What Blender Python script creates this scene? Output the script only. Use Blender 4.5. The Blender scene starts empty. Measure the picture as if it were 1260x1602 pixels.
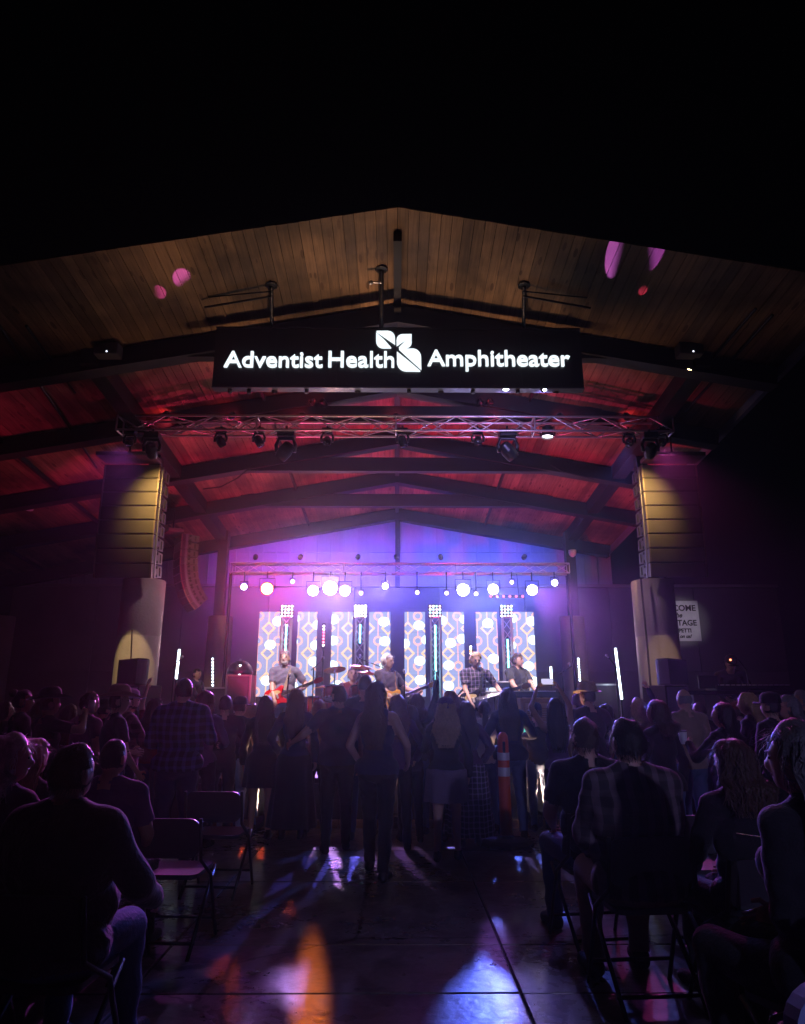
import bpy, bmesh, math, random
import numpy as np
from mathutils import Vector, Matrix, Euler

random.seed(11)
rng = np.random.default_rng(5)
SC = bpy.context.scene
COL = SC.collection
R = math.radians

# ------------------------------------------------------------------ camera, world, exposure
PITCH, YAW, FPX, CAMZ = R(15.2), R(0.48), 1068.0, 1.55
cam_d = bpy.data.cameras.new('camera')
cam = bpy.data.objects.new('camera', cam_d)
COL.objects.link(cam)
cam_d.sensor_fit = 'VERTICAL'
cam_d.sensor_height = 36.0
cam_d.lens = FPX / 1602 * 36
cam_d.clip_start = 0.05
cam_d.clip_end = 800
cam.location = (0, 0, CAMZ)
cam.rotation_euler = (R(90) + PITCH, 0, -YAW)
SC.camera = cam

world = bpy.data.worlds.new('World')
SC.world = world
world.use_nodes = True
wb = world.node_tree.nodes['Background']
wb.inputs[0].default_value = (0.10, 0.12, 0.2, 1)
wb.inputs[1].default_value = 0.0015          # night sky, all but black

SC.view_settings.view_transform = 'Standard'
SC.view_settings.look = 'None'
SC.view_settings.exposure = 0.0
SC.view_settings.gamma = 1.0
SC.view_settings.use_curve_mapping = False
SC.render.engine = 'CYCLES'
cy = SC.cycles
cy.use_denoising = True
cy.max_bounces = 6
cy.diffuse_bounces = 3
cy.glossy_bounces = 3
cy.transmission_bounces = 3
cy.volume_bounces = 0
cy.sample_clamp_indirect = 4.0
cy.sample_clamp_direct = 0.0
cy.caustics_reflective = False
cy.caustics_refractive = False

CAMM = Euler((R(90) + PITCH, 0, -YAW)).to_matrix()
CAMP = Vector((0, 0, CAMZ))


def ray(x, y):
    return CAMM @ Vector(((x - 630) / FPX, (801 - y) / FPX, -1.0))


def P(x, y, Y):                       # photo pixel on the upright plane at depth Y
    d = ray(x, y)
    return CAMP + d * (Y / d.y)


def G(x, y, z=0.0):                   # photo pixel on the level plane at height z
    d = ray(x, y)
    return CAMP + d * ((z - CAMZ) / d.z)


# the canopy: ridge along Y, falling 0.1 per metre towards the back, pitched 0.18
HR, SB, SM = 6.83, 0.10, 0.18


def roof_z(X, Y):
    return CAMZ + HR - SB * Y - SM * abs(X)


def RF(x, y):                         # photo pixel on the roof's underside
    d = ray(x, y)
    t = HR / (d.z + SB * d.y + SM * abs(d.x))
    return CAMP + d * t


# ------------------------------------------------------------------ materials
MATS = {}


def mat(name, col, rough=0.6, metal=0.0, var=0.18, scale=6.0, bump=0.15, bscale=40.0, spec=0.5, sheen=0.0, rand=0.0):
    if name in MATS:
        return MATS[name]
    m = bpy.data.materials.new(name)
    m.use_nodes = True
    nt = m.node_tree
    N, L = nt.nodes, nt.links
    b = N['Principled BSDF']
    tc = N.new('ShaderNodeTexCoord')
    nz = N.new('ShaderNodeTexNoise')
    nz.inputs['Scale'].default_value = scale
    nz.inputs['Detail'].default_value = 5
    L.new(tc.outputs['Object'], nz.inputs['Vector'])
    mx = N.new('ShaderNodeMixRGB')
    c = np.array(col)
    mx.inputs[1].default_value = (*np.clip(c * (1 - var), 0, 1), 1)
    mx.inputs[2].default_value = (*np.clip(c * (1 + var), 0, 1), 1)
    L.new(nz.outputs['Fac'], mx.inputs[0])
    src = mx.outputs[0]
    if rand > 0:
        oi = N.new('ShaderNodeObjectInfo')
        mr = N.new('ShaderNodeMapRange')
        mr.inputs['To Min'].default_value = 1 - rand
        mr.inputs['To Max'].default_value = 1 + rand
        L.new(oi.outputs['Random'], mr.inputs['Value'])
        m2 = N.new('ShaderNodeMixRGB')
        m2.blend_type = 'MULTIPLY'
        m2.inputs[0].default_value = 1
        L.new(src, m2.inputs[1])
        L.new(mr.outputs[0], m2.inputs[2])
        src = m2.outputs[0]
    L.new(src, b.inputs['Base Color'])
    b.inputs['Roughness'].default_value = rough
    b.inputs['Metallic'].default_value = metal
    b.inputs['Specular IOR Level'].default_value = spec
    if sheen:
        b.inputs['Sheen Weight'].default_value = sheen
    if bump > 0:
        n2 = N.new('ShaderNodeTexNoise')
        n2.inputs['Scale'].default_value = bscale
        n2.inputs['Detail'].default_value = 3
        L.new(tc.outputs['Object'], n2.inputs['Vector'])
        bp = N.new('ShaderNodeBump')
        bp.inputs['Strength'].default_value = bump
        bp.inputs['Distance'].default_value = 0.01
        L.new(n2.outputs['Fac'], bp.inputs['Height'])
        L.new(bp.outputs[0], b.inputs['Normal'])
    MATS[name] = m
    return m


def emit(name, col, strength):
    if name in MATS:
        return MATS[name]
    m = bpy.data.materials.new(name)
    m.use_nodes = True
    b = m.node_tree.nodes['Principled BSDF']
    b.inputs['Base Color'].default_value = (0.02, 0.02, 0.02, 1)
    b.inputs['Emission Color'].default_value = (*col, 1)
    b.inputs['Emission Strength'].default_value = strength
    MATS[name] = m
    return m


class NG:                              # tiny arithmetic wrapper over shader math nodes
    def __init__(s, m):
        m.use_nodes = True
        s.N, s.L = m.node_tree.nodes, m.node_tree.links

    def m(s, op, a, b=None, c=None):
        n = s.N.new('ShaderNodeMath')
        n.operation = op
        for i, v in enumerate((a, b, c)):
            if v is None:
                continue
            if isinstance(v, (int, float)):
                n.inputs[i].default_value = v
            else:
                s.L.new(v, n.inputs[i])
        return n.outputs[0]

    def mix(s, f, a, b):
        n = s.N.new('ShaderNodeMixRGB')
        for i, v in enumerate((f, a, b)):
            if isinstance(v, tuple):
                n.inputs[i].default_value = (*v, 1)
            elif isinstance(v, (int, float)):
                n.inputs[i].default_value = v
            else:
                s.L.new(v, n.inputs[i])
        return n.outputs[0]


def plaid(name, base, line, step=0.075, wide=0.36, second=None):
    if name in MATS:
        return MATS[name]
    m = bpy.data.materials.new(name)
    g = NG(m)
    b = g.N['Principled BSDF']
    tc = g.N.new('ShaderNodeTexCoord')
    sp = g.N.new('ShaderNodeSeparateXYZ')
    g.L.new(tc.outputs['Object'], sp.inputs[0])
    nz = g.N.new('ShaderNodeTexNoise')
    nz.inputs['Scale'].default_value = 5
    wob = g.m('MULTIPLY', nz.outputs['Fac'], 0.03)
    fx = g.m('FRACT', g.m('DIVIDE', g.m('ADD', g.m('ADD', sp.outputs[0], wob), 5.0), step))
    fz = g.m('FRACT', g.m('DIVIDE', g.m('ADD', g.m('ADD', sp.outputs[2], wob), 5.0), step))
    lx = g.m('LESS_THAN', fx, wide)
    lz = g.m('LESS_THAN', fz, wide)
    k = g.m('MULTIPLY', g.m('ADD', lx, g.m('MULTIPLY', lz, 0.8 if second is None else second)), 0.5)
    c = g.mix(k, base, line)
    g.L.new(c, b.inputs['Base Color'])
    b.inputs['Roughness'].default_value = 0.85
    MATS[name] = m
    return m


BLACK = mat('black_paint', (0.012, 0.012, 0.014), 0.45)
BLKMETAL = mat('black_metal', (0.015, 0.015, 0.018), 0.35, 0.3)
STEEL = mat('dark_steel', (0.009, 0.009, 0.011), 0.6, 0.1, var=0.3)
ALU = mat('aluminium', (0.55, 0.55, 0.58), 0.35, 0.9, bump=0.05)
CHROME = mat('chrome', (0.7, 0.7, 0.72), 0.15, 1.0, bump=0.0)
BRASS = mat('brass', (0.75, 0.5, 0.18), 0.28, 1.0, bump=0.05)
CONC = mat('concrete', (0.30, 0.28, 0.26), 0.85, var=0.25, scale=3, bump=0.4, bscale=25)
CONCD = mat('concrete_wall', (0.20, 0.19, 0.185), 0.9, var=0.4, scale=1.6, bump=0.4, bscale=18, rand=0.15)
SIDING = mat('siding', (0.30, 0.30, 0.34), 0.6, 0.1, var=0.15, rand=0.08, bump=0.1)
PLASTW = mat('white_plastic', (0.75, 0.75, 0.75), 0.45, bump=0.05)
RUBBER = mat('rubber', (0.015, 0.015, 0.015), 0.8)
GRILLE = mat('grille', (0.05, 0.045, 0.04), 0.6, 0.1, var=0.4, scale=4, bump=0.5, bscale=220)
CASE = mat('flight_case', (0.04, 0.035, 0.05), 0.5)
WOODCAB = mat('cabinet_wood', (0.22, 0.11, 0.05), 0.45, var=0.35, scale=9)
DECK = mat('stage_deck', (0.03, 0.028, 0.03), 0.4, var=0.4, scale=3, rand=0.2)
KERB = mat('kerb_board', (0.25, 0.16, 0.10), 0.7, var=0.3)
ORANGE = mat('orange_plastic', (0.75, 0.10, 0.02), 0.45)
REFLECT = mat('reflective_band', (0.8, 0.8, 0.8), 0.3, 0.2, bump=0.3, bscale=90)
CHAIRM = mat('chair_plastic', (0.03, 0.03, 0.035), 0.38, var=0.2)
CABLE = mat('cable', (0.012, 0.012, 0.012), 0.6)

SKIN = mat('skin_light', (0.55, 0.33, 0.24), 0.5, var=0.1, bump=0.08)
SKIN2 = mat('skin_tan', (0.38, 0.21, 0.14), 0.5, var=0.1, bump=0.08)
DARK = mat('dark_feature', (0.02, 0.012, 0.01), 0.4, bump=0)
LIP = mat('lip', (0.3, 0.1, 0.09), 0.5, bump=0)


def hairm(name, c):
    return mat('hair_' + name, c, 0.45, var=0.45, scale=40, bump=0.6, bscale=120)


H_BLACK = hairm('black', (0.012, 0.01, 0.01))
H_BROWN = hairm('brown', (0.06, 0.03, 0.018))
H_RED = hairm('auburn', (0.16, 0.05, 0.025))
H_BLOND = hairm('blond', (0.42, 0.28, 0.13))
H_GREY = hairm('grey', (0.22, 0.21, 0.22))
H_DGREY = hairm('iron_grey', (0.09, 0.085, 0.09))
H_WHITE = hairm('white', (0.72, 0.68, 0.62))


def cloth(name, c, rough=0.9):
    return mat('cloth_' + name, c, rough, var=0.25, scale=12, bump=0.5, bscale=60, sheen=0.15, spec=0.2)


C_BLACK = cloth('black', (0.012, 0.012, 0.014))
C_NAVY = cloth('navy', (0.02, 0.025, 0.07))
C_GREY = cloth('grey', (0.09, 0.085, 0.10))
C_CHAR = cloth('charcoal', (0.04, 0.04, 0.045))
C_PURPLE = cloth('plum', (0.10, 0.045, 0.12))
C_RED = cloth('maroon', (0.16, 0.025, 0.03))
C_WHITE = cloth('white', (0.6, 0.58, 0.56))
C_TAN = cloth('tan', (0.30, 0.22, 0.15))
C_OLIVE = cloth('olive', (0.07, 0.07, 0.04))
C_DENIM = cloth('denim', (0.07, 0.11, 0.22))
C_LDENIM = cloth('light_denim', (0.28, 0.34, 0.46))
C_STRAW = mat('straw', (0.5, 0.36, 0.2), 0.8, var=0.3, scale=30, bump=0.6, bscale=150)
PL_BLUE = plaid('plaid_blue', (0.012, 0.014, 0.04), (0.07, 0.08, 0.26), 0.075, 0.4)
PL_BROWN = plaid('plaid_brown', (0.022, 0.017, 0.02), (0.20, 0.14, 0.16), 0.085, 0.42, 0.35)
PL_RED = plaid('plaid_red', (0.05, 0.012, 0.02), (0.18, 0.07, 0.10), 0.09, 0.4)
FLORAL = plaid('floral', (0.03, 0.025, 0.05), (0.45, 0.35, 0.5), 0.055, 0.25)

# ------------------------------------------------------------------ mesh helpers


class MB:
    def __init__(s):
        s.v, s.f = [], []

    def add(s, vs, fs):
        o = len(s.v)
        s.v += [tuple(p) for p in vs]
        s.f += [tuple(i + o for i in f) for f in fs]
        return s

    def box(s, c, d, rz=0.0, M=None):
        x, y, z = d[0] / 2, d[1] / 2, d[2] / 2
        vs = [Vector((a * x, b * y, e * z)) for a in (-1, 1) for b in (-1, 1) for e in (-1, 1)]
        T = Matrix.Translation(Vector(c)) @ (M.to_4x4() if M is not None else Matrix.Rotation(rz, 4, 'Z'))
        return s.add([T @ q for q in vs], [(0, 1, 3, 2), (4, 6, 7, 5), (0, 4, 5, 1), (2, 3, 7, 6), (0, 2, 6, 4), (1, 5, 7, 3)])

    def bbox(s, c, d, bev=0.02, rz=0.0):      # bevelled box
        bm = bmesh.new()
        bmesh.ops.create_cube(bm, size=1)
        for v in bm.verts:
            v.co = Vector((v.co.x * d[0], v.co.y * d[1], v.co.z * d[2]))
        bmesh.ops.bevel(bm, geom=list(bm.edges), offset=bev, segments=2, affect='EDGES', profile=0.5)
        T = Matrix.Translation(Vector(c)) @ Matrix.Rotation(rz, 4, 'Z')
        bm.verts.index_update()
        s.add([T @ v.co for v in bm.verts], [[v.index for v in f.verts] for f in bm.faces])
        bm.free()
        return s

    def tube(s, pts, rad, n=8, cap=True):
        pts = [Vector(p) for p in pts]
        if isinstance(rad, (int, float)):
            rad = [rad] * len(pts)
        o = len(s.v)
        up = None
        for i, p in enumerate(pts):
            d = (pts[min(i + 1, len(pts) - 1)] - pts[max(i - 1, 0)])
            d = d.normalized() if d.length > 1e-9 else Vector((0, 0, 1))
            if up is None:
                up = d.orthogonal().normalized()
            up = (up - d * up.dot(d))
            up = up.normalized() if up.length > 1e-6 else d.orthogonal().normalized()
            w = d.cross(up)
            for k in range(n):
                a = 2 * math.pi * k / n
                s.v.append(tuple(p + (up * math.cos(a) + w * math.sin(a)) * rad[i]))
        for i in range(len(pts) - 1):
            for k in range(n):
                a, b = o + i * n + k, o + i * n + (k + 1) % n
                s.f.append((a, b, b + n, a + n))
        if cap:
            s.f.append(tuple(o + k for k in reversed(range(n))))
            e = o + (len(pts) - 1) * n
            s.f.append(tuple(e + k for k in range(n)))
        return s

    def lathe(s, prof, n=24, M=None, cap=True, mod=None):
        o = len(s.v)
        M = M or Matrix()
        for i, (r, z) in enumerate(prof):
            for k in range(n):
                a = 2 * math.pi * k / n
                q = Vector((r * math.cos(a), r * math.sin(a), z))
                if mod:
                    q = mod(q, a, i)
                s.v.append(tuple(M @ q))
        for i in range(len(prof) - 1):
            for k in range(n):
                a, b = o + i * n + k, o + i * n + (k + 1) % n
                s.f.append((a, b, b + n, a + n))
        if cap:
            s.f.append(tuple(o + k for k in reversed(range(n))))
            e = o + (len(prof) - 1) * n
            s.f.append(tuple(e + k for k in range(n)))
        return s

    def ell(s, c, r, n=10, m=7, M=None):
        prof = [(math.sin(math.pi * i / m), -math.cos(math.pi * i / m)) for i in range(m + 1)]
        T = Matrix.Translation(Vector(c)) @ (M.to_4x4() if M is not None else Matrix()) @ Matrix.Diagonal((r[0], r[1], r[2], 1))
        prof[0] = (0.02, -1)
        prof[-1] = (0.02, 1)
        return s.lathe(prof, n, T)

    def prism(s, poly, d0, d1, M=None):      # polygon in XZ, extruded along Y
        M = M or Matrix()
        n = len(poly)
        vs = [M @ Vector((p[0], d0, p[1])) for p in poly] + [M @ Vector((p[0], d1, p[1])) for p in poly]
        fs = [tuple(range(n)), tuple(range(2 * n - 1, n - 1, -1))]
        fs += [(i, i + n, (i + 1) % n + n, (i + 1) % n) for i in range(n)]
        return s.add(vs, fs)

    def mesh(s, name, m, smooth=False):
        me = bpy.data.meshes.new(name)
        me.from_pydata(s.v, [], s.f)
        if smooth:
            me.shade_smooth()
        if m:
            me.materials.append(m)
        return me

    def build(s, name, m, parent=None, smooth=False):
        return link(name, s.mesh(name, m, smooth), parent)


def link(name, data, parent=None):
    o = bpy.data.objects.new(name, data)
    COL.objects.link(o)
    if parent is not None:
        o.parent = parent
    return o


def tag(o, label, cat, group=None, kind=None):
    if label:
        o['label'] = label
    if cat:
        o['category'] = cat
    if group:
        o['group'] = group
    if kind:
        o['kind'] = kind
    return o


def thing(name, label, cat, loc=(0, 0, 0), rz=0.0, group=None):
    o = link(name, None)
    o.location = loc
    o.rotation_euler = (0, 0, rz)
    o.empty_display_size = 0.1
    return tag(o, label, cat, group)


_unit = {}


def unit_mesh(kind, m):
    k = (kind, m.name)
    if k not in _unit:
        b = MB()
        if kind == 'cyl':
            b.tube([(0, 0, 0), (0, 0, 1)], 1.0, 8)
            _unit[k] = b.mesh('round_bar', m, True)
        elif kind == 'sq':
            b.box((0, 0, 0.5), (1, 1, 1))
            _unit[k] = b.mesh('square_bar', m)
        elif kind == 'ball':
            b.ell((0, 0, 0), (1, 1, 1), 12, 8)
            _unit[k] = b.mesh('round_blob', m, True)
    return _unit[k]


def bar(name, p0, p1, r, m, parent):
    p0, p1 = Vector(p0), Vector(p1)
    d = p1 - p0
    o = link(name, unit_mesh('cyl', m), parent)
    o.matrix_local = Matrix.Translation(p0) @ d.to_track_quat('Z', 'Y').to_matrix().to_4x4() @ Matrix.Diagonal((r, r, d.length, 1))
    return o


def beam(name, p0, p1, w, h, m, parent, up=(0, 0, 1)):
    """square bar from p0 to p1; w across, h along `up`"""
    p0, p1 = Vector(p0), Vector(p1)
    z = (p1 - p0).normalized()
    u = Vector(up)
    u = (u - z * u.dot(z)).normalized()
    x = u.cross(z)
    o = link(name, unit_mesh('sq', m), parent)
    M = Matrix((x, u, z)).transposed().to_4x4()
    o.matrix_local = Matrix.Translation(p0) @ M @ Matrix.Diagonal((w, h, (p1 - p0).length, 1))
    return o


def ball(name, c, r, m, parent, M=None):
    o = link(name, unit_mesh('ball', m), parent)
    o.matrix_local = Matrix.Translation(Vector(c)) @ (M.to_4x4() if M is not None else Matrix()) @ Matrix.Diagonal((r[0], r[1], r[2], 1))
    return o


def chaikin(p, k=2):
    for _ in range(k):
        q = []
        for i in range(len(p)):
            a, b = p[i], p[(i + 1) % len(p)]
            q += [(a[0] * .75 + b[0] * .25, a[1] * .75 + b[1] * .25), (a[0] * .25 + b[0] * .75, a[1] * .25 + b[1] * .75)]
        p = q
    return p


def rrect(w, h, r, n=4):
    pts = []
    for cx, cz, a0 in ((w / 2 - r, h / 2 - r, 0), (-w / 2 + r, h / 2 - r, 90), (-w / 2 + r, -h / 2 + r, 180), (w / 2 - r, -h / 2 + r, 270)):
        for i in range(n + 1):
            a = R(a0 + 90 * i / n)
            pts.append((cx + r * math.cos(a), cz + r * math.sin(a)))
    return pts


def aimM(p, t, roll=None):
    return (Vector(t) - Vector(p)).to_track_quat('-Z', 'Y').to_matrix()


def spot(parent, loc, target, col, watts, size=30, blend=0.5, rad=0.06, name='lamp', sx=1.0):
    d = bpy.data.lights.new(name, 'SPOT')
    d.energy = watts
    d.color = col
    d.spot_size = R(size)
    d.spot_blend = blend
    d.shadow_soft_size = rad
    o = link(name, d, parent)
    M = aimM(loc, target).to_4x4()
    o.matrix_local = Matrix.Translation(Vector(loc)) @ M @ Matrix.Diagonal((sx, 1, 1, 1))
    return o


# ------------------------------------------------------------------ special materials
def wood_planks():
    m = bpy.data.materials.new('roof_boards')
    g = NG(m)
    N, L = g.N, g.L
    b = N['Principled BSDF']
    tc = N.new('ShaderNodeTexCoord')
    oi = N.new('ShaderNodeObjectInfo')
    mp = N.new('ShaderNodeMapping')
    mp.inputs['Scale'].default_value = (0.14, 0.03, 11.0)
    L.new(tc.outputs['Object'], mp.inputs['Vector'])
    off = N.new('ShaderNodeCombineXYZ')
    rr = g.m('MULTIPLY', oi.outputs['Random'], 60)
    L.new(rr, off.inputs[0])
    L.new(rr, off.inputs[2])
    ad = N.new('ShaderNodeVectorMath')
    L.new(mp.outputs[0], ad.inputs[0])
    L.new(off.outputs[0], ad.inputs[1])
    st = N.new('ShaderNodeMapping')
    st.inputs['Scale'].default_value = (22, 22, 1.1)
    L.new(ad.outputs[0], st.inputs['Vector'])
    gr = N.new('ShaderNodeTexNoise')
    gr.inputs['Scale'].default_value = 1.6
    gr.inputs['Detail'].default_value = 6
    gr.inputs['Distortion'].default_value = 0.8
    L.new(st.outputs[0], gr.inputs['Vector'])
    kn = N.new('ShaderNodeTexVoronoi')
    kst = N.new('ShaderNodeMapping')
    kst.inputs['Scale'].default_value = (9, 9, 2.6)
    L.new(ad.outputs[0], kst.inputs['Vector'])
    kn.inputs['Scale'].default_value = 0.75
    L.new(kst.outputs[0], kn.inputs['Vector'])
    knot = g.m('LESS_THAN', kn.outputs['Distance'], 0.17)
    c1 = g.mix(gr.outputs['Fac'], (0.06, 0.03, 0.014), (0.46, 0.29, 0.16))
    stn = N.new('ShaderNodeTexNoise')
    stn.inputs['Scale'].default_value = 0.9
    stn.inputs['Detail'].default_value = 6
    ge_ = N.new('ShaderNodeNewGeometry')
    L.new(ge_.outputs['Position'], stn.inputs['Vector'])
    smr = N.new('ShaderNodeMapRange')
    L.new(stn.outputs['Fac'], smr.inputs['Value'])
    smr.inputs['From Min'].default_value = 0.36
    smr.inputs['From Max'].default_value = 0.62
    smr.inputs['To Min'].default_value = 0.3
    tone = g.m('MULTIPLY', g.m('MULTIPLY_ADD', oi.outputs['Random'], 0.6, 0.6), smr.outputs[0])
    c2 = N.new('ShaderNodeMixRGB')
    c2.blend_type = 'MULTIPLY'
    c2.inputs[0].default_value = 1
    L.new(c1, c2.inputs[1])
    L.new(tone, c2.inputs[2])
    c3 = g.mix(g.m('MULTIPLY', knot, 0.75), c2.outputs[0], (0.05, 0.022, 0.01))
    L.new(c3, b.inputs['Base Color'])
    b.inputs['Roughness'].default_value = 0.6
    bp = N.new('ShaderNodeBump')
    bp.inputs['Strength'].default_value = 0.25
    bp.inputs['Distance'].default_value = 0.01
    L.new(gr.outputs['Fac'], bp.inputs['Height'])
    L.new(bp.outputs[0], b.inputs['Normal'])
    return m


WOODROOF = wood_planks()


def floor_mat():
    m = bpy.data.materials.new('floor_slab')
    g = NG(m)
    N, L = g.N, g.L
    b = N['Principled BSDF']
    ge = N.new('ShaderNodeNewGeometry')
    n1 = N.new('ShaderNodeTexNoise')
    n1.inputs['Scale'].default_value = 0.8
    n1.inputs['Detail'].default_value = 8
    n1.inputs['Roughness'].default_value = 0.65
    L.new(ge.outputs['Position'], n1.inputs['Vector'])
    n2 = N.new('ShaderNodeTexNoise')
    n2.inputs['Scale'].default_value = 14
    n2.inputs['Detail'].default_value = 6
    L.new(ge.outputs['Position'], n2.inputs['Vector'])
    vo = N.new('ShaderNodeTexVoronoi')
    vo.feature = 'DISTANCE_TO_EDGE'
    vo.inputs['Scale'].default_value = 0.33
    wv = N.new('ShaderNodeVectorMath')
    wv.operation = 'MULTIPLY_ADD'
    L.new(n2.outputs['Color'], wv.inputs[0])
    wv.inputs[1].default_value = (0.12, 0.12, 0)
    L.new(ge.outputs['Position'], wv.inputs[2])
    L.new(wv.outputs[0], vo.inputs['Vector'])
    crack = g.m('LESS_THAN', vo.outputs['Distance'], 0.0035)
    base = g.mix(n1.outputs['Fac'], (0.07, 0.062, 0.056), (0.26, 0.23, 0.21))
    base = g.mix(g.m('MULTIPLY', n2.outputs['Fac'], 0.5), base, (0.10, 0.09, 0.085))
    n3 = N.new('ShaderNodeTexNoise')
    n3.inputs['Scale'].default_value = 3.7
    n3.inputs['Detail'].default_value = 9
    n3.inputs['Roughness'].default_value = 0.7
    n3.inputs['Distortion'].default_value = 0.6
    L.new(ge.outputs['Position'], n3.inputs['Vector'])
    sm3 = N.new('ShaderNodeMapRange')
    L.new(n3.outputs['Fac'], sm3.inputs['Value'])
    sm3.inputs['From Min'].default_value = 0.44
    sm3.inputs['From Max'].default_value = 0.60
    base = g.mix(g.m('MULTIPLY', sm3.outputs[0], 0.72), base, (0.035, 0.03, 0.027))
    vg = N.new('ShaderNodeTexVoronoi')
    vg.inputs['Scale'].default_value = 5.5
    L.new(ge.outputs['Position'], vg.inputs['Vector'])
    base = g.mix(g.m('LESS_THAN', vg.outputs['Distance'], 0.11), base, (0.02, 0.018, 0.017))
    base = g.mix(crack, base, (0.012, 0.011, 0.01))
    L.new(base, b.inputs['Base Color'])
    ro = g.m('MULTIPLY_ADD', n1.outputs['Fac'], 0.34, 0.07)
    ro = g.m('ADD', ro, g.m('MULTIPLY', n2.outputs['Fac'], 0.12))
    L.new(ro, b.inputs['Roughness'])
    bp = N.new('ShaderNodeBump')
    bp.inputs['Strength'].default_value = 0.4
    bp.inputs['Distance'].default_value = 0.01
    hh = g.m('SUBTRACT', n2.outputs['Fac'], g.m('MULTIPLY', crack, 0.7))
    L.new(hh, bp.inputs['Height'])
    L.new(bp.outputs[0], b.inputs['Normal'])
    return m


FLOOR = floor_mat()

LEDY = 16.0


def led_mat():
    m = bpy.data.materials.new('led_picture')
    g = NG(m)
    N, L = g.N, g.L
    b = N['Principled BSDF']
    ge = N.new('ShaderNodeNewGeometry')
    sp = N.new('ShaderNodeSeparateXYZ')
    L.new(ge.outputs['Position'], sp.inputs[0])
    X, Z = sp.outputs[0], sp.outputs[2]
    x0, z0 = P(418.6, 1022, LEDY).x, P(418.6, 1022, LEDY).z
    px = P(0, 1022, LEDY)
    pw = 31.4 * (P(600, 1022, LEDY).x - P(500, 1022, LEDY).x) / 100
    pz = (P(600, 981, LEDY).z - P(600, 1060, LEDY).z) / 2

    def cell(c, o, p, sh):
        u = g.m('ADD', g.m('DIVIDE', g.m('SUBTRACT', c, o), p), 20.5 + sh)
        return g.m('MULTIPLY', g.m('SUBTRACT', g.m('FRACT', u), 0.5), p)

    du, dv = cell(X, x0, pw, 0), cell(Z, z0, pz, 0)
    ru, rv = cell(X, x0, pw, 0.5), cell(Z, z0, pz, 0.5)
    ab = lambda a: g.m('ABSOLUTE', a)
    dd = g.m('ADD', ab(du), ab(dv))
    dia = g.m('LESS_THAN', ab(g.m('SUBTRACT', dd, 0.135)), 0.030)
    dl = g.m('MULTIPLY', g.m('LESS_THAN', ab(du), 0.014), g.m('GREATER_THAN', dd, 0.13))
    rr = g.m('SQRT', g.m('ADD', g.m('MULTIPLY', ru, ru), g.m('MULTIPLY', rv, rv)))
    ring = g.m('LESS_THAN', ab(g.m('SUBTRACT', rr, 0.088)), 0.022)
    rl = g.m('MULTIPLY', g.m('LESS_THAN', ab(ru), 0.012), g.m('GREATER_THAN', rr, 0.09))
    warm = g.m('MAXIMUM', dia, dl)
    pink = g.m('MAXIMUM', ring, rl)
    # drifting white dots: one per cell, shifted by a hash of the cell
    cw, ch = 0.50, 0.46
    iu = g.m('FLOOR', g.m('DIVIDE', g.m('ADD', X, 10.12), cw))
    iv = g.m('FLOOR', g.m('DIVIDE', g.m('ADD', Z, 0.2), ch))
    cx = N.new('ShaderNodeCombineXYZ')
    L.new(iu, cx.inputs[0])
    L.new(iv, cx.inputs[1])
    wn = N.new('ShaderNodeTexWhiteNoise')
    L.new(cx.outputs[0], wn.inputs['Vector'])
    sc = N.new('ShaderNodeSeparateColor')
    L.new(wn.outputs['Color'], sc.inputs[0])
    lu = g.m('SUBTRACT', g.m('SUBTRACT', g.m('ADD', X, 10.12), g.m('MULTIPLY', iu, cw)), g.m('MULTIPLY_ADD', sc.outputs[0], 0.24, 0.13))
    lv = g.m('SUBTRACT', g.m('SUBTRACT', g.m('ADD', Z, 0.2), g.m('MULTIPLY', iv, ch)), g.m('MULTIPLY_ADD', sc.outputs[1], 0.18, 0.14))
    lr = g.m('SQRT', g.m('ADD', g.m('MULTIPLY', lu, lu), g.m('MULTIPLY', g.m('MULTIPLY', lv, lv), 1.35)))
    mr = N.new('ShaderNodeMapRange')
    mr.interpolation_type = 'SMOOTHSTEP'
    L.new(lr, mr.inputs['Value'])
    mr.inputs['From Min'].default_value = 0.135
    mr.inputs['From Max'].default_value = 0.105
    dot = g.m('MULTIPLY', mr.outputs[0], g.m('GREATER_THAN', sc.outputs[2], 0.15))
    c = g.mix(warm, (0.29, 0.34, 0.58), (1.0, 0.64, 0.40))
    c = g.mix(pink, c, (1.0, 0.5, 0.45))
    c = g.mix(dot, c, (1.5, 1.9, 2.0))
    gx = g.m('LESS_THAN', g.m('FRACT', g.m('DIVIDE', g.m('ADD', X, 20), 0.03125)), 0.22)
    gz = g.m('LESS_THAN', g.m('FRACT', g.m('DIVIDE', g.m('ADD', Z, 20), 0.03125)), 0.22)
    grid = g.m('SUBTRACT', 1.0, g.m('MULTIPLY', g.m('MAXIMUM', gx, gz), 0.22))
    L.new(c, b.inputs['Emission Color'])
    L.new(g.m('MULTIPLY', grid, 1.45), b.inputs['Emission Strength'])
    b.inputs['Base Color'].default_value = (0.01, 0.01, 0.012, 1)
    return m


LEDM = led_mat()

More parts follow.
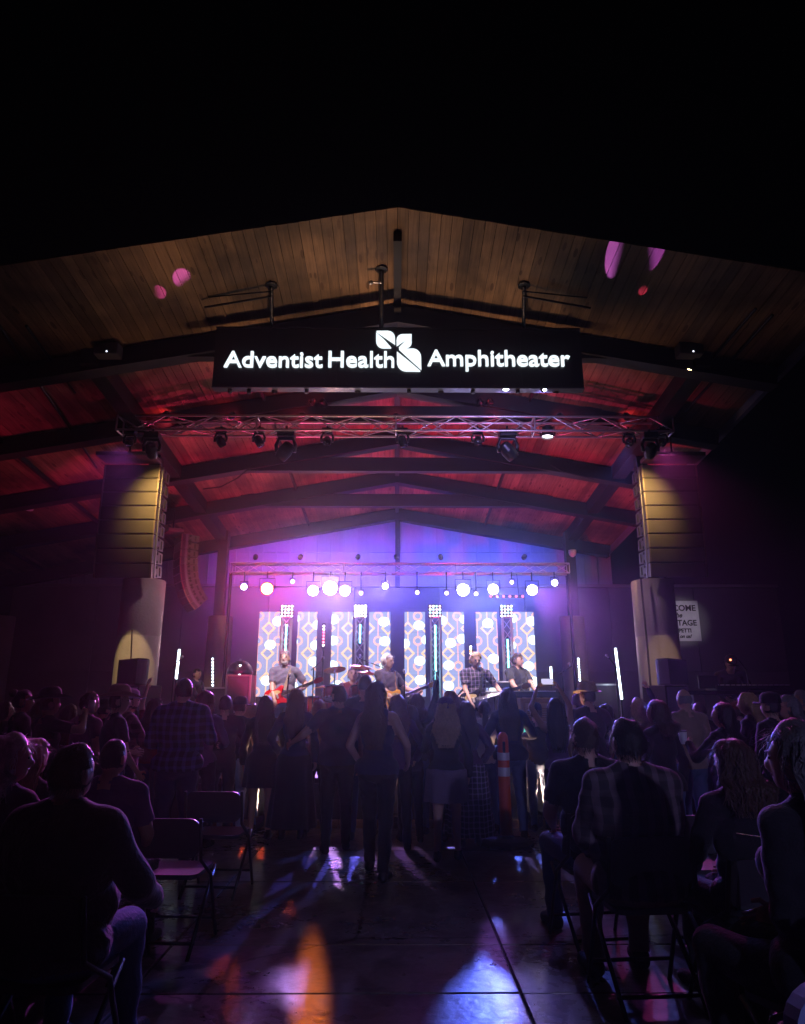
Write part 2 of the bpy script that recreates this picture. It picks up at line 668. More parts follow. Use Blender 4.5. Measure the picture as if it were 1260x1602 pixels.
# ------------------------------------------------------------------ ground
o = MB().add([(-300, -300, -0.03), (300, -300, -0.03), (300, 300, -0.03), (-300, 300, -0.03)], [(0, 1, 2, 3)]).build('ground', mat('soil', (0.05, 0.045, 0.04), 0.95))
tag(o, None, None, kind='structure')
pv = tag(MB().box((0, 5.5, -0.02), (26, 17, 0.012)).build('pavement', mat('joint_dirt', (0.015, 0.013, 0.012), 0.9)), None, None, kind='structure')
yb = [-2.6, -0.2, 1.6, 2.9, 4.26, 5.02, 6.6, 7.85, 9.2, 11.2, 13.6]
xb = [-12.9, -10.4, -8.0, -5.6, -3.3, -1.45, 0.68, 2.9, 5.4, 8.0, 10.4, 12.9]
slabm = {}
for j in range(len(yb) - 1):
    for i in range(len(xb) - 1):
        w, h = xb[i + 1] - xb[i] - 0.014, yb[j + 1] - yb[j] - 0.014
        dz = random.uniform(-0.002, 0.002)
        so = MB().bbox((0, 0, -0.03), (w, h, 0.06), 0.006).build('slab', FLOOR, pv)
        so.location = ((xb[i] + xb[i + 1]) / 2, (yb[j] + yb[j + 1]) / 2, dz)

# ------------------------------------------------------------------ stage
SZ, SY = 0.57, 9.17
stage = thing('stage', 'low black stage with dark front and brown board along its foot', 'stage', (0, SY, 0))
core = MB().box((1.0, 4.55, 0.26), (15.6, 9.0, 0.48)).build('substructure', BLACK, stage)
for i in range(13):
    for j in range(8):
        d = beam('deck_panel', (-6.8 + i * 1.2, j * 1.13 + 0.005, SZ - 0.03), (-6.8 + i * 1.2, j * 1.13 + 1.125, SZ - 0.03), 1.193, 0.06, DECK, stage)
for i in range(13):
    beam('front_panel', (-6.8 + i * 1.2, 0.025, 0.1), (-6.8 + i * 1.2, 0.025, SZ - 0.065), 1.185, 0.04, mat('stage_skirt', (0.02, 0.02, 0.025), 0.7, rand=0.2), stage, up=(0, 1, 0))
for i in range(7):
    beam('foot_board', (-7.4 + i * 2.23, -0.02, 0.045), (-7.4 + i * 2.23 + 2.22, -0.02, 0.045), 0.08, 0.09, KERB, stage, up=(0, 0, 1))
riser = thing('drum_riser', 'low black riser under the drums and the lit screens', 'riser', (0, 15.0, SZ))
MB().bbox((0.1, 0.1, 0.28), (7.6, 2.4, 0.56), 0.015).build('platform', BLACK, riser)
for i in range(6):
    beam('skirt_panel', (-3.65 + i * 1.25 + 0.62, -1.112, 0.02), (-3.65 + i * 1.25 + 0.62, -1.112, 0.54), 1.23, 0.02, C_BLACK, riser, up=(0, 1, 0))

# ------------------------------------------------------------------ canopy
YF, YBK, XR, XL = 7.45, 18.5, 5.80, -12.0
can = thing('stage_canopy', 'gabled timber-lined canopy on dark steel frames over the stage', 'canopy')
YC = YF + 0.7
deckL = MB().add([(0, YC, roof_z(0, YC) + .05), (XL, YC, roof_z(XL, YC) + .05), (XL, YBK, roof_z(XL, YBK) + .05), (0, YBK, roof_z(0, YBK) + .05),
                  (0, YC, roof_z(0, YC) + .25), (XL, YC, roof_z(XL, YC) + .25), (XL, YBK, roof_z(XL, YBK) + .25), (0, YBK, roof_z(0, YBK) + .25)],
                 [(0, 3, 2, 1), (4, 5, 6, 7), (0, 1, 5, 4), (1, 2, 6, 5), (2, 3, 7, 6), (3, 0, 4, 7)]).build('roof', STEEL, can)
deckR = MB().add([(0.002, YC, roof_z(0, YC) + .05), (XR, YC, roof_z(XR, YC) + .05), (XR, YBK, roof_z(XR, YBK) + .05), (0.002, YBK, roof_z(0, YBK) + .05),
                  (0.002, YC, roof_z(0, YC) + .25), (XR, YC, roof_z(XR, YC) + .25), (XR, YBK, roof_z(XR, YBK) + .25), (0.002, YBK, roof_z(0, YBK) + .25)],
                 [(0, 1, 2, 3), (4, 7, 6, 5), (0, 4, 5, 1), (1, 5, 6, 2), (2, 6, 7, 3), (3, 7, 4, 0)]).build('roof', STEEL, can)
BW = 0.14
for side, par, xe in ((-1, deckL, -XL), (1, deckR, XR)):
    nrm = Vector((side * SM, SB, 1)).normalized()
    n = int(xe / BW)
    for i in range(n):
        X = side * (i + 0.5) * xe / n
        lift = random.uniform(0.0, 0.006)
        p0 = Vector((X, YF + 0.002, roof_z(X, YF))) + nrm * (0.012 + lift)
        p1 = Vector((X, YBK, roof_z(X, YBK))) + nrm * (0.012 + lift)
        beam('plank', p0, p1, xe / n * math.sqrt(1 + SM * SM) - 0.006, 0.024, WOODROOF, par, up=nrm)
FRAMES = [9.45, 11.46, 13.6, 15.6, 18.1]
for k, Yf in enumerate(FRAMES):
    for side, xe in ((-1, -XL - 0.1), (1, XR - 0.05)):
        n = Vector((side * SM, 0, 1)).normalized()
        a = Vector((0, Yf, roof_z(0, Yf) - 0.165))
        e = Vector((side * xe, Yf, roof_z(side * xe, Yf) - 0.165))
        beam('rafter', a, e, 0.16, 0.30, STEEL, can, up=n)
        beam('rafter_flange', a - n * 0.158, e - n * 0.158, 0.26, 0.018, STEEL, can, up=n)
    if k < 4:
        zt = CAMZ + HR - SB * Yf - 0.76
        beam('tie_beam', (-3.7, Yf + 0.003, zt), (3.7, Yf + 0.003, zt), 0.16, 0.30, STEEL, can)
ZB = lambda Y: CAMZ + 6.0 - SB * Y
for s in (-1, 1):
    beam('side_beam', (s * 4.62, 9.3, ZB(9.3) - 0.05), (s * 4.62, 18.3, ZB(18.3) - 0.05), 0.26, 0.42, STEEL, can)
    col_ = MB()
    nseg = 28
    prof = [(0.375, 0), (0.375, 1.3), (0.372, 1.31), (0.375, 1.32), (0.375, 2.6), (0.372, 2.61), (0.375, 2.62), (0.375, 3.6), (0.36, 3.63)]
    cc = col_.lathe(prof, nseg).build('concrete_column', CONC, can, True)
    CX = -4.64 if s < 0 else 4.72
    cc.location = (CX, 12.5, 0)
    beam('steel_post', (CX, 12.5, 3.63), (CX, 12.5, ZB(12.5)), 0.2, 0.2, STEEL, can, up=(0, 1, 0))
    pc = MB().lathe([(0.31, 0), (0.31, 1.7), (0.307, 1.71), (0.31, 1.72), (0.31, 3.5), (0.30, 3.55)], nseg).build('concrete_pier', CONC, can, True)
    pc.location = (s * 4.5, 17.6, 0)
    beam('steel_post', (s * 4.55, 17.6, 3.55), (s * 4.55, 17.6, ZB(17.6)), 0.24, 0.24, STEEL, can, up=(0, 1, 0))
pc = MB().lathe([(0.31, 0), (0.31, 1.7), (0.307, 1.71), (0.31, 1.72), (0.31, 3.5), (0.30, 3.55)], 28).build('concrete_pier', CONC, can, True)
pc.location = (P(5, 1000, 17.6).x - 0.1, 17.6, 0)
beam('ridge_beam', (0, YF + 0.4, roof_z(0, YF + .4) - 0.09), (0, 18.2, roof_z(0, 18.2) - 0.09), 0.11, 0.16, STEEL, can)
for X in (-2.4, 2.4, -7.0, -9.4):
    beam('purlin_strut', (X, 9.6, roof_z(X, 9.6) - 0.06), (X, 18.1, roof_z(X, 18.1) - 0.06), 0.05, 0.08, STEEL, can)
FASC = mat('painted_fascia', (0.16, 0.16, 0.2), 0.5)
beam('fascia', (XR + 0.05, YF, roof_z(XR, YF) + 0.05), (XR + 0.05, YBK, roof_z(XR, YBK) + 0.05), 0.08, 0.34, FASC, can)
beam('ridge_post', (0.02, 18.18, 4.4), (0.02, 18.18, roof_z(0, 18.18) - 0.3), 0.13, 0.16, STEEL, can, up=(0, 1, 0))
# thin conduits under the left roof slope
for (a, b_) in (((0, 505), (152, 728)), ((42, 505), (118, 610)), ((1208, 488), (1072, 640)), ((1182, 478), (1085, 590))):
    pa, pb = RF(*a), RF(*b_)
    pa.z -= 0.05
    pb.z -= 0.05
    bar('conduit', pa, pb, 0.022, BLKMETAL, can)

# ------------------------------------------------------------------ back wall
bw = thing('back_wall', 'grey concrete wall with tall ribbed siding above, behind the stage', 'wall', (0, 18.5, 0))
for i in range(9):
    X = -10.4 + i * 2.311
    for (za, zb_) in ((0.0, 2.2), (2.21, 4.45)):
        beam('concrete_panel', (X + 1.155, 0.1, za), (X + 1.155, 0.1, zb_), 2.297, 0.2, CONCD, bw, up=(0, 1, 0))
beam('wall_cap', (-10.4, 0.06, 4.49), (10.4, 0.06, 4.49), 0.3, 0.07, CONC, bw)
npan = 54
for i in range(npan):
    X = -10.0 + (i + 0.5) * 20.0 / npan
    zt = roof_z(X if abs(X) < 5.8 else 5.8, 18.5) - 0.02
    if X > 5.75:
        continue
    zt = roof_z(X, 18.5) - 0.02
    for (za, zb_) in ((4.53, 5.42), (5.43, zt)):
        if zb_ - za > 0.1:
            beam('siding_panel', (X, 0.05, za), (X, 0.05, zb_), 20.0 / npan - 0.02, 0.04, SIDING, bw, up=(0, 1, 0))
        beam('siding_rib', (X - 10.0 / npan, 0.035, 4.53), (X - 10.0 / npan, 0.035, zt), 0.035, 0.06, SIDING, bw, up=(0, 1, 0)) if za < 5 else None
beam('siding_backing', (-2.2, 0.12, 4.53), (-2.2, 0.12, 6.0), 15.8, 0.04, STEEL, bw, up=(0, 1, 0))


# ------------------------------------------------------------------ lettering
def text_mesh(s, size, ext=0.0, offset=0.0, shear=0.0, align='LEFT'):
    c = bpy.data.curves.new('lettering', 'FONT')
    c.body = s
    c.size = size
    c.extrude = ext
    c.offset = offset
    c.shear = shear
    c.align_x = align
    c.resolution_u = 4
    ob = bpy.data.objects.new('lettering', c)
    COL.objects.link(ob)
    dg = bpy.context.evaluated_depsgraph_get()
    me = bpy.data.meshes.new_from_object(ob.evaluated_get(dg))
    bpy.data.objects.remove(ob)
    return me


def split_letters(me):
    n = len(me.vertices)
    co = np.empty(n * 3)
    me.vertices.foreach_get('co', co)
    co = co.reshape(-1, 3)
    faces = [tuple(p.vertices) for p in me.polygons]
    par = list(range(n))

    def find(a):
        while par[a] != a:
            par[a] = par[par[a]]
            a = par[a]
        return a
    key = {}
    for i in range(n):
        k = (round(co[i, 0], 4), round(co[i, 1], 4), round(co[i, 2], 4))
        if k in key:
            par[find(i)] = find(key[k])
        else:
            key[k] = i
    for f in faces:
        for q in f[1:]:
            par[find(q)] = find(f[0])
    isl = {}
    for f in faces:
        isl.setdefault(find(f[0]), []).append(f)
    rec = []
    for fs in isl.values():
        ids = sorted({i for f in fs for i in f})
        rec.append([co[ids, 0].min(), co[ids, 0].max(), fs])
    rec.sort(key=lambda r: r[0])
    out = []
    for r in rec:
        if out:
            ov = min(out[-1][1], r[1]) - max(out[-1][0], r[0])
            if ov > 0.5 * min(r[1] - r[0], out[-1][1] - out[-1][0]):
                out[-1][1] = max(out[-1][1], r[1])
                out[-1][2] = out[-1][2] + r[2]
                continue
        out.append(r)
    return [(co, r[2]) for r in out]


def sub_mesh(co, fs, name, m):
    ids = sorted({i for f in fs for i in f})
    mp = {q: k for k, q in enumerate(ids)}
    me = bpy.data.meshes.new(name)
    me.from_pydata([tuple(co[i]) for i in ids], [], [tuple(mp[i] for i in f) for f in fs])
    me.materials.append(m)
    return me


LETTER = emit('letter_light', (0.85, 0.95, 1.0), 1.25)
SGY = 9.05
sa, sb_ = P(335, 513, SGY), P(911, 606, SGY)
sw = P(911, 560, SGY).x - P(335, 560, SGY).x
scx = (P(911, 560, SGY).x + P(335, 560, SGY).x) / 2
szc, sh = (sa.z + sb_.z) / 2, sa.z - sb_.z
sign = thing('name_sign', 'long black sign with glowing white letters and a leaf emblem, hung under the canopy', 'sign', (scx, SGY, szc))
SIGNB = mat('sign_face', (0.006, 0.007, 0.011), 0.35)
MB().bbox((0, 0.07, 0), (sw, 0.13, sh), 0.008).build('cabinet', SIGNB, sign)
beam('lower_trim', (-sw / 2, 0.07, -sh / 2 - 0.012), (sw / 2, 0.07, -sh / 2 - 0.012), 0.15, 0.02, mat('dark_trim', (0.12, 0.12, 0.15), 0.3, 0.8), sign)
beam('upper_trim', (-sw / 2, 0.07, sh / 2 + 0.012), (sw / 2, 0.07, sh / 2 + 0.012), 0.15, 0.02, BLKMETAL, sign)
for i in range(6):
    MB().bbox((-sw / 2 + sw * (i + .5) / 6, -0.001, 0), (sw / 6 - 0.008, 0.006, sh - 0.03), 0.002).build('face_panel', SIGNB, sign)


def put_text(s, x0px, x1px, ybase, ycap, parent):
    """letters fitted between two photo columns, cap height from ycap to ybase"""
    a, b_ = P(x0px, ybase, SGY), P(x1px, ybase, SGY)
    me = text_mesh(s, 1.0, 0.0, 0.010)
    parts = split_letters(me)
    co = parts[0][0]
    w = co[:, 0].max() - co[:, 0].min()
    cap = P(x0px, ycap, SGY).z - a.z
    ids = [i for f in parts[0][1] for i in f]
    caph = co[ids, 1].max()
    sx, sz = (b_.x - a.x) / w, cap / caph
    co2 = np.stack([(co[:, 0] - co[:, 0].min()) * sx, np.zeros(len(co)), co[:, 1] * sz], 1)
    for _, fs in parts:
        bm = bmesh.new()
        ids = sorted({i for f in fs for i in f})
        vs = {i: bm.verts.new(co2[i]) for i in ids}
        for f in fs:
            try:
                bm.faces.new([vs[i] for i in f])
            except ValueError:
                pass
        bmesh.ops.remove_doubles(bm, verts=bm.verts, dist=1e-5)
        r_ = bmesh.ops.extrude_face_region(bm, geom=list(bm.faces))
        for v in r_['geom']:
            if isinstance(v, bmesh.types.BMVert):
                v.co.y += 0.05
        m2 = bpy.data.meshes.new('letter')
        bm.to_mesh(m2)
        bm.free()
        m2.materials.append(LETTER)
        ob = link('letter', m2, parent)
        ob.location = Vector((a.x, SGY - 0.045, a.z)) - parent.location


put_text('Adventist', 351, 505, 575, 551, sign)
put_text('Health', 514, 617, 575, 551, sign)
put_text('Amphitheater', 669, 892, 573, 549, sign)


# emblem: leaves, each split by a wedge-shaped vein (pixel outlines from the sign face)
def leaf(poly):
    M = Matrix()
    pts = []
    for (x, y) in poly:
        q = P(570 + x / 9.69, 500 + y / 9.69, SGY) - Vector((scx, SGY, szc))
        pts.append((q.x, q.z))
    MB().prism(pts, -0.045, 0.005).build('emblem_leaf', LETTER, sign)


def arc(c, r, a0, a1, n=6):
    return [(c[0] + r * math.cos(R(a0 + (a1 - a0) * i / n)), c[1] - r * math.sin(R(a0 + (a1 - a0) * i / n))) for i in range(n + 1)]


leaf([(200, 205), (188, 192)] + [(360, 190)] + arc((362, 298), 106, 88, 0) + [(470, 388)])
leaf([(183, 215), (182, 320)] + arc((290, 335), 108, 180, 270) + [(410, 443), (300, 320)])
leaf([(492, 410), (490, 330)] + arc((580, 330), 88, 178, 95) + [(718, 240), (656, 302)])
leaf([(660, 308), (720, 246), (718, 350)] + arc((630, 350), 90, -2, -88) + [(527, 440)])
leaf([(530, 462), (690, 460)] + arc((730, 590), 132, 95, 5) + [(866, 770), (700, 620)])
leaf([(496, 502), (498, 640)] + arc((640, 648), 144, 178, 268) + [(850, 795), (680, 650)])
LEDB = emit('sign_downlight', (0.75, 0.82, 1.0), 30)
for px in (790, 850):
    q = P(px, 603, SGY)
    dl = thing('sign_downlight', 'small blue-white lamp on the sign\'s lower edge, %s' % ('brighter and nearer the emblem' if px == 790 else 'dimmer and nearer the sign\'s right end'), 'lamp', (q.x, SGY - 0.05, szc - sh / 2 - 0.05))
    MB().lathe([(0.03, 0.02), (0.045, 0.0), (0.045, -0.03), (0.035, -0.035)], 14).build('housing', BLKMETAL, dl)
    spot(dl, (0, 0.02, -0.06), (0.0, 1.9, -0.12), (0.45, 0.35, 1.0), 90, 110, 0.8, 0.02)
    MB().ell((0, -0.03, -0.03), (0.042 if px == 790 else 0.03, 0.02, 0.014)).build('lens', LEDB, dl, True)
for px, yt in ((597, 420), (425, 445), (820, 445)):
    tp = RF(px, yt)
    tp.z -= 0.01
    hb = thing('sign_hanger', {597: 'tall steel hanger pole with a side knob above the emblem', 425: 'steel hanger with a long cross rail above the word on the left', 820: 'steel hanger with a long cross rail above the right-hand word'}[px], 'pole', tp)
    zend = szc + sh / 2 - tp.z + 0.03
    xe = P(px, 515, SGY + 0.1).x - tp.x
    bar('pole', (0, 0, -0.02), (xe, SGY + 0.14 - tp.y, zend), 0.035 if px == 597 else 0.028, BLKMETAL, hb)
    bar('ceiling_plate', (0, 0, -0.02), (0, 0, 0.0), 0.09, BLKMETAL, hb)
    if px == 597:
        bar('arm', (0, 0, -0.22), (-0.13, 0, -0.22), 0.014, ALU, hb)
        ball('knob', (-0.15, 0, -0.22), (0.035, 0.035, 0.035), ALU, hb)
    else:
        s = -1 if px == 425 else 1
        bar('rail', (-s * 0.02, 0.0, -0.18), (s * 0.95, 0.1, -0.30), 0.016, BLKMETAL, hb)
        bar('rail', (-s * 0.02, 0.0, -0.10), (s * 0.9, 0.05, -0.17), 0.010, BLKMETAL, hb)

# welcome banner on the back wall
BY = 18.46
ba, bb = P(1056, 940, BY), P(1097, 1003, BY)
bnw, bnh = 1.32, ba.z - bb.z
ban = thing('welcome_banner', 'white welcome banner with dark lettering on the right concrete wall, half behind the column', 'banner', (bb.x - bnw / 2 + 0.02, BY, (ba.z + bb.z) / 2))
MB().bbox((0, 0, 0), (bnw, 0.02, bnh), 0.006).build('sheet', mat('banner_cloth', (0.7, 0.66, 0.7), 0.7), ban)
for s, sz_, z, sh_ in (('WELCOME', 0.25, 0.25, 0), ('to the', 0.20, 0.085, 0.4), ('NORTH STAGE', 0.235, -0.115, 0), ('ROPPETTI', 0.16, -0.285, 0), ('proud on us!', 0.14, -0.42, 0.4)):
    me = text_mesh(s, sz_ * 0.86 * bnh / 1.05, 0.001, 0.006, sh_, 'CENTER')
    me.materials.append(DARK)
    to = link('lettering', me, ban)
    to.rotation_euler = (R(90), 0, 0)
    to.location = ({'WELCOME': 0.05, 'to the': -0.03, 'NORTH STAGE': -0.13, 'ROPPETTI': 0.10, 'proud on us!': 0.06}[s], -0.014, z * bnh)


# ------------------------------------------------------------------ trusses
def box_truss(name, label, p0, p1, w, h, step, r=0.024, group=None):
    """box truss from p0 to p1 (p = centre of the box)"""
    p0, p1 = Vector(p0), Vector(p1)
    t = thing(name, label, 'truss', p0, 0, group)
    d = p1 - p0
    L_ = d.length
    z = d.normalized()
    a = Vector((0, 1, 0)) if abs(z.x) > 0.5 else Vector((1, 0, 0))
    b = z.cross(a)
    cs = [a * (w / 2 * s1) + b * (h / 2 * s2) for s1, s2 in ((-1, -1), (1, -1), (1, 1), (-1, 1))]
    for c in cs:
        bar('chord', c, c + d, r, ALU, t)
    n = max(2, round(L_ / step))
    for f in range(4):
        c0, c1 = cs[f], cs[(f + 1) % 4]
        for i in range(n):
            q0, q1 = (c0, c1) if (i + f) % 2 else (c1, c0)
            bar('brace', q0 + z * (L_ * i / n), q1 + z * (L_ * (i + 1) / n), r * 0.5, ALU, t)
    m = max(1, round(L_ / 2.4))
    for i in range(m + 1):
        for f in range(4):
            bar('end_bar', cs[f] + z * (L_ * i / m), cs[(f + 1) % 4] + z * (L_ * i / m), r * 0.7, ALU, t)
    return t


FTY = 11.05
ta, tb = P(188, 667, FTY), P(1048, 664, FTY)
ftz = (P(620, 652, FTY - 0.15).z + P(620, 672, FTY - 0.15).z) / 2
box_truss('lighting_truss', 'long aluminium box truss spanning the stage front, above the speaker stacks', (ta.x, FTY, ftz), (tb.x, FTY, ftz), 0.29, 0.26, 0.42, 0.022)
BTY = 16.6
bta, btb = P(362, 890, BTY), P(889, 890, BTY)
btz = P(620, 890, BTY).z
box_truss('lighting_truss', 'smaller aluminium truss across the back above the lit screens', (bta.x, BTY, btz), (btb.x, BTY, btz), 0.26, 0.24, 0.40, 0.018)
for s, xx in ((-1, bta.x), (1, btb.x)):
    cl = thing('truss_support', 'dark upright pole carrying the %s end of the back truss' % ('left' if s < 0 else 'right'), 'pole', (xx, BTY, SZ))
    bar('pole', (0, 0, 0.02), (0, 0, btz - SZ - 0.1), 0.04, BLKMETAL, cl)
    MB().bbox((0, 0, 0.02), (0.5, 0.5, 0.03), 0.005).build('base_plate', BLKMETAL, cl)


# ------------------------------------------------------------------ stage lights
_fix = {}


def stage_light(loc, target, col, watts, label, size=30, blend=0.5, r=0.10, ln=0.26, lens=None, top=None, cat='stage light', name='stage_light', group=None, rad=0.06, yoke=True, face=None, halo_beam=None):
    t = thing(name, label, cat, loc, 0, group)
    M = aimM(loc, face or target).to_4x4()
    k = (round(r, 3), round(ln, 3))
    if k not in _fix:
        hb = MB().lathe([(r * 0.35, ln), (r * 0.8, ln * 0.93), (r * 0.9, ln * 0.4), (r * 1.05, ln * 0.36), (r * 1.08, -0.02), (r, -0.025), (r * 0.97, 0.015), (0.005, 0.02)], 20, cap=False)
        for i in range(4):
            hb.lathe([(r * 0.8, ln * (0.5 + i * 0.1)), (r * 0.98, ln * (0.5 + i * 0.1)), (r * 0.98, ln * (0.53 + i * 0.1)), (r * 0.8, ln * (0.53 + i * 0.1))], 20, cap=False)
        _fix[k] = (hb.mesh('housing', BLKMETAL, False), None)
    h = link('housing', _fix[k][0], t)
    h.matrix_local = M
    lm = lens or mat('dark_lens', (0.02, 0.02, 0.03), 0.1, spec=0.8)
    le = MB().lathe([(0.004, -0.016), (r * 0.5, -0.013), (r * 0.92, 0.002), (r * 0.93, 0.012)], 20).build('lens', lm, t, True)
    le.matrix_local = M
    if yoke:
        yk = MB().tube([(-r * 1.25, 0, 0), (-r * 1.25, 0, r * 1.7), (r * 1.25, 0, r * 1.7), (r * 1.25, 0, 0)], 0.012, 6)
        yk.build('yoke', BLKMETAL, t)
        zt = (top - loc[2]) if top else r * 1.7 + 0.12
        bar('clamp', (0, 0, r * 1.7), (0, 0, zt), 0.016, BLKMETAL, t)
    if watts > 0:
        off = M.to_3x3() @ Vector((0, 0, -0.05))
        d = Vector(target) - Vector(loc)
        spot(t, off * (2.0 if face else 1.0), off + d, col, watts, size, blend, rad)
    if halo_beam:
        off = M.to_3x3() @ Vector((0, 0, -0.04))
        spot(t, off, off + Vector(halo_beam[3]) - Vector(loc), halo_beam[0], halo_beam[1], halo_beam[2], 1.0, r * 0.5)
    return t


def moving_head(loc, target, col, watts, label, size=14, blend=0.3, sc=1.0, lens=None, group=None, rad=0.04, floor=False, sx=1.0, flag=None):
    v_ = -1 if floor else 1
    t = thing('moving_light', label, 'moving light', loc, 0, group)
    MB().bbox((0, 0, v_ * 0.30 * sc), (0.30 * sc, 0.24 * sc, 0.13 * sc), 0.02 * sc).build('base', BLKMETAL, t)
    ak = MB().tube([(-0.15 * sc, 0, -v_ * 0.03 * sc), (-0.165 * sc, 0, v_ * 0.10 * sc), (-0.12 * sc, 0, v_ * 0.22 * sc), (0.12 * sc, 0, v_ * 0.22 * sc), (0.165 * sc, 0, v_ * 0.10 * sc), (0.15 * sc, 0, -v_ * 0.03 * sc)], [0.035 * sc] * 6, 8)
    ak.build('yoke_arm', BLKMETAL, t, True)
    M = aimM(loc, target).to_4x4()
    h = MB().lathe([(0.05 * sc, 0.16 * sc), (0.10 * sc, 0.13 * sc), (0.125 * sc, 0.0), (0.115 * sc, -0.12 * sc), (0.10 * sc, -0.17 * sc), (0.09 * sc, -0.165 * sc)], 18).build('head', BLKMETAL, t, False)
    h.matrix_local = M
    le = MB().lathe([(0.004, -0.178 * sc), (0.085 * sc, -0.172 * sc), (0.088 * sc, -0.162 * sc)], 18).build('lens', lens or mat('dark_lens', (0.02, 0.02, 0.03), 0.1, spec=0.8), t, True)
    le.matrix_local = M
    if not floor:
        bar('clamp', (0, 0, 0.36 * sc), (0, 0, 0.45 * sc), 0.02, BLKMETAL, t)
    if watts > 0:
        off = M.to_3x3() @ Vector((0, 0, -0.22 * sc))
        spot(t, off, off + (Vector(target) - Vector(loc)), col, watts, size, blend, rad, sx=sx)
        if flag is not None:
            dv = (Vector(target) - Vector(loc)).normalized()
            sd = Matrix.Rotation(R(flag), 3, dv) @ dv.orthogonal().normalized()
            Mf = Matrix((sd, dv.cross(sd), dv)).transposed()
            fp = MB().box(off + dv * 0.4 + sd * 0.0515, (0.1, 0.14, 0.002), M=Mf).build('added_flag', BLKMETAL, t)  # plate added to cut the beam into a wedge
            bar('added_flag_arm', off + dv * 0.4 + sd * 0.09, off + sd * 0.08, 0.004, BLKMETAL, t)
    return t


MAG, BLU, PNK, VIO = (1.0, 0.10, 0.75), (0.10, 0.16, 1.0), (1.0, 0.35, 0.75), (0.45, 0.15, 1.0)
WHT, AMB, REDC, LBL = (1.0, 0.92, 0.95), (1.0, 0.62, 0.22), (1.0, 0.06, 0.03), (0.45, 0.5, 1.0)
L_HOT = emit('lens_white_hot', (1.0, 0.5, 0.42), 160)
L_BLU = emit('lens_blue_hot', (0.45, 0.42, 1.0), 100)
L_WHITE = emit('lens_white', (0.7, 0.6, 1.0), 40)
L_RED = emit('lens_orange_red', (1.0, 0.12, 0.045), 40)
L_DIM = emit('lens_pinkish', (1.0, 0.75, 0.9), 5)
L_AMB = emit('lens_amber', (1.0, 0.75, 0.4), 8)

# back truss, lamps shining out over the crowd: (px, py, kind, colour, watts, floor pixel it points at, cone)
GB = 'lamps under the back truss'
back = [
    (382, 918, 'small', (1.0, 0.6, 0.75), 900, (236, 1010), 15, 'small white lamp at the left end of the back truss'),
    (418, 921, 'red', (1.0, 0.10, 0.03), 350, (400, 1310), 18, 'large orange-red glowing lamp near the left end of the back truss'),
    (458, 910, 'tiny', MAG, 0, (400, 1400), 30, 'tiny lamp right of the orange-red one under the back truss'),
    (490, 924, 'white', (0.95, 0.10, 0.85), 3000, (-2.7, 4.6, 1.1), 17, 'white lamp just left of the brightest lamp'),
    (517, 920, 'hot', (0.5, 0.25, 1.0), 800, (560, 1320), 36, 'brightest white lamp on the back truss, with the widest glow'),
    (540, 924, 'white', VIO, 450, (440, 1330), 28, 'white lamp just right of the brightest lamp'),
    (565, 928, 'tiny', MAG, 0, (500, 1400), 30, 'tiny lamp above the second tower\'s light square'),
    (603, 917, 'small', (0.14, 0.12, 1.0), 1300, (620, 1350), 44, 'small white lamp at the middle of the back truss'),
    (653, 927, 'tiny', BLU, 0, (640, 1400), 30, 'tiny dim lamp above the third tower, left one'),
    (699, 928, 'tiny', BLU, 0, (700, 1400), 30, 'tiny dim lamp left of the right-hand bright pair'),
    (725, 923, 'hot2', (0.30, 0.24, 1.0), 1300, (760, 1320), 30, 'bright white lamp left of the right-hand pair on the back truss'),
    (745, 929, 'tiny', BLU, 0, (740, 1400), 30, 'tiny lamp between the two bright right-hand lamps'),
    (772, 922, 'white', BLU, 2200, (850, 1300), 44, 'bright white lamp directly above the small red bar'),
    (801, 911, 'tiny', PNK, 0, (800, 1400), 30, 'tiny pinkish lamp above the fourth tower'),
    (833, 923, 'white', (0.6, 0.12, 1.0), 3000, (2.8, 4.6, 1.1), 17, 'bright white lamp near the right end of the back truss'),
    (868, 912, 'small', (0.9, 0.6, 0.85), 900, (1000, 1010), 14, 'small lamp at the right end of the back truss'),
]
HALO_BEAM = {k: (c, w, 13, (0.0, 0.0, 1.7)) for k, c, w in ((517, (0.85, 0.62, 1.0), 1500), (418, (1.0, 0.03, 0.05), 1100), (725, (0.42, 0.45, 1.0), 700), (772, (0.33, 0.35, 1.0), 600), (490, (0.5, 0.3, 1.0), 220), (540, (0.5, 0.3, 1.0), 220), (833, (0.3, 0.3, 1.0), 400), (603, (0.2, 0.15, 1.0), 180), (382, (0.6, 0.2, 1.0), 70), (868, (0.3, 0.2, 1.0), 90))}  # second beams towards the camera, added for lamp halos in the haze
for (px, py, kind, colr, w, fl, cone, lab) in back:
    r_ = {'small': 0.075, 'red': 0.15, 'tiny': 0.05, 'white': 0.13, 'hot': 0.17, 'hot2': 0.15}[kind]
    lens = {'small': L_WHITE, 'red': L_RED, 'tiny': L_DIM, 'white': L_WHITE, 'hot': L_HOT, 'hot2': L_BLU}[kind]
    loc = P(px, py, BTY - 0.25)
    stage_light(loc, fl if len(fl) == 3 else P(fl[0], fl[1], 12.2) if fl[1] == 1010 else G(*fl), colr, w, lab, cone, 0.55, r_, r_ * 2.2, lens, btz - 0.12, group=GB, rad=r_ * 0.8, face=(loc.x * 0.55, 3.0, 1.0), halo_beam=HALO_BEAM.get(px))
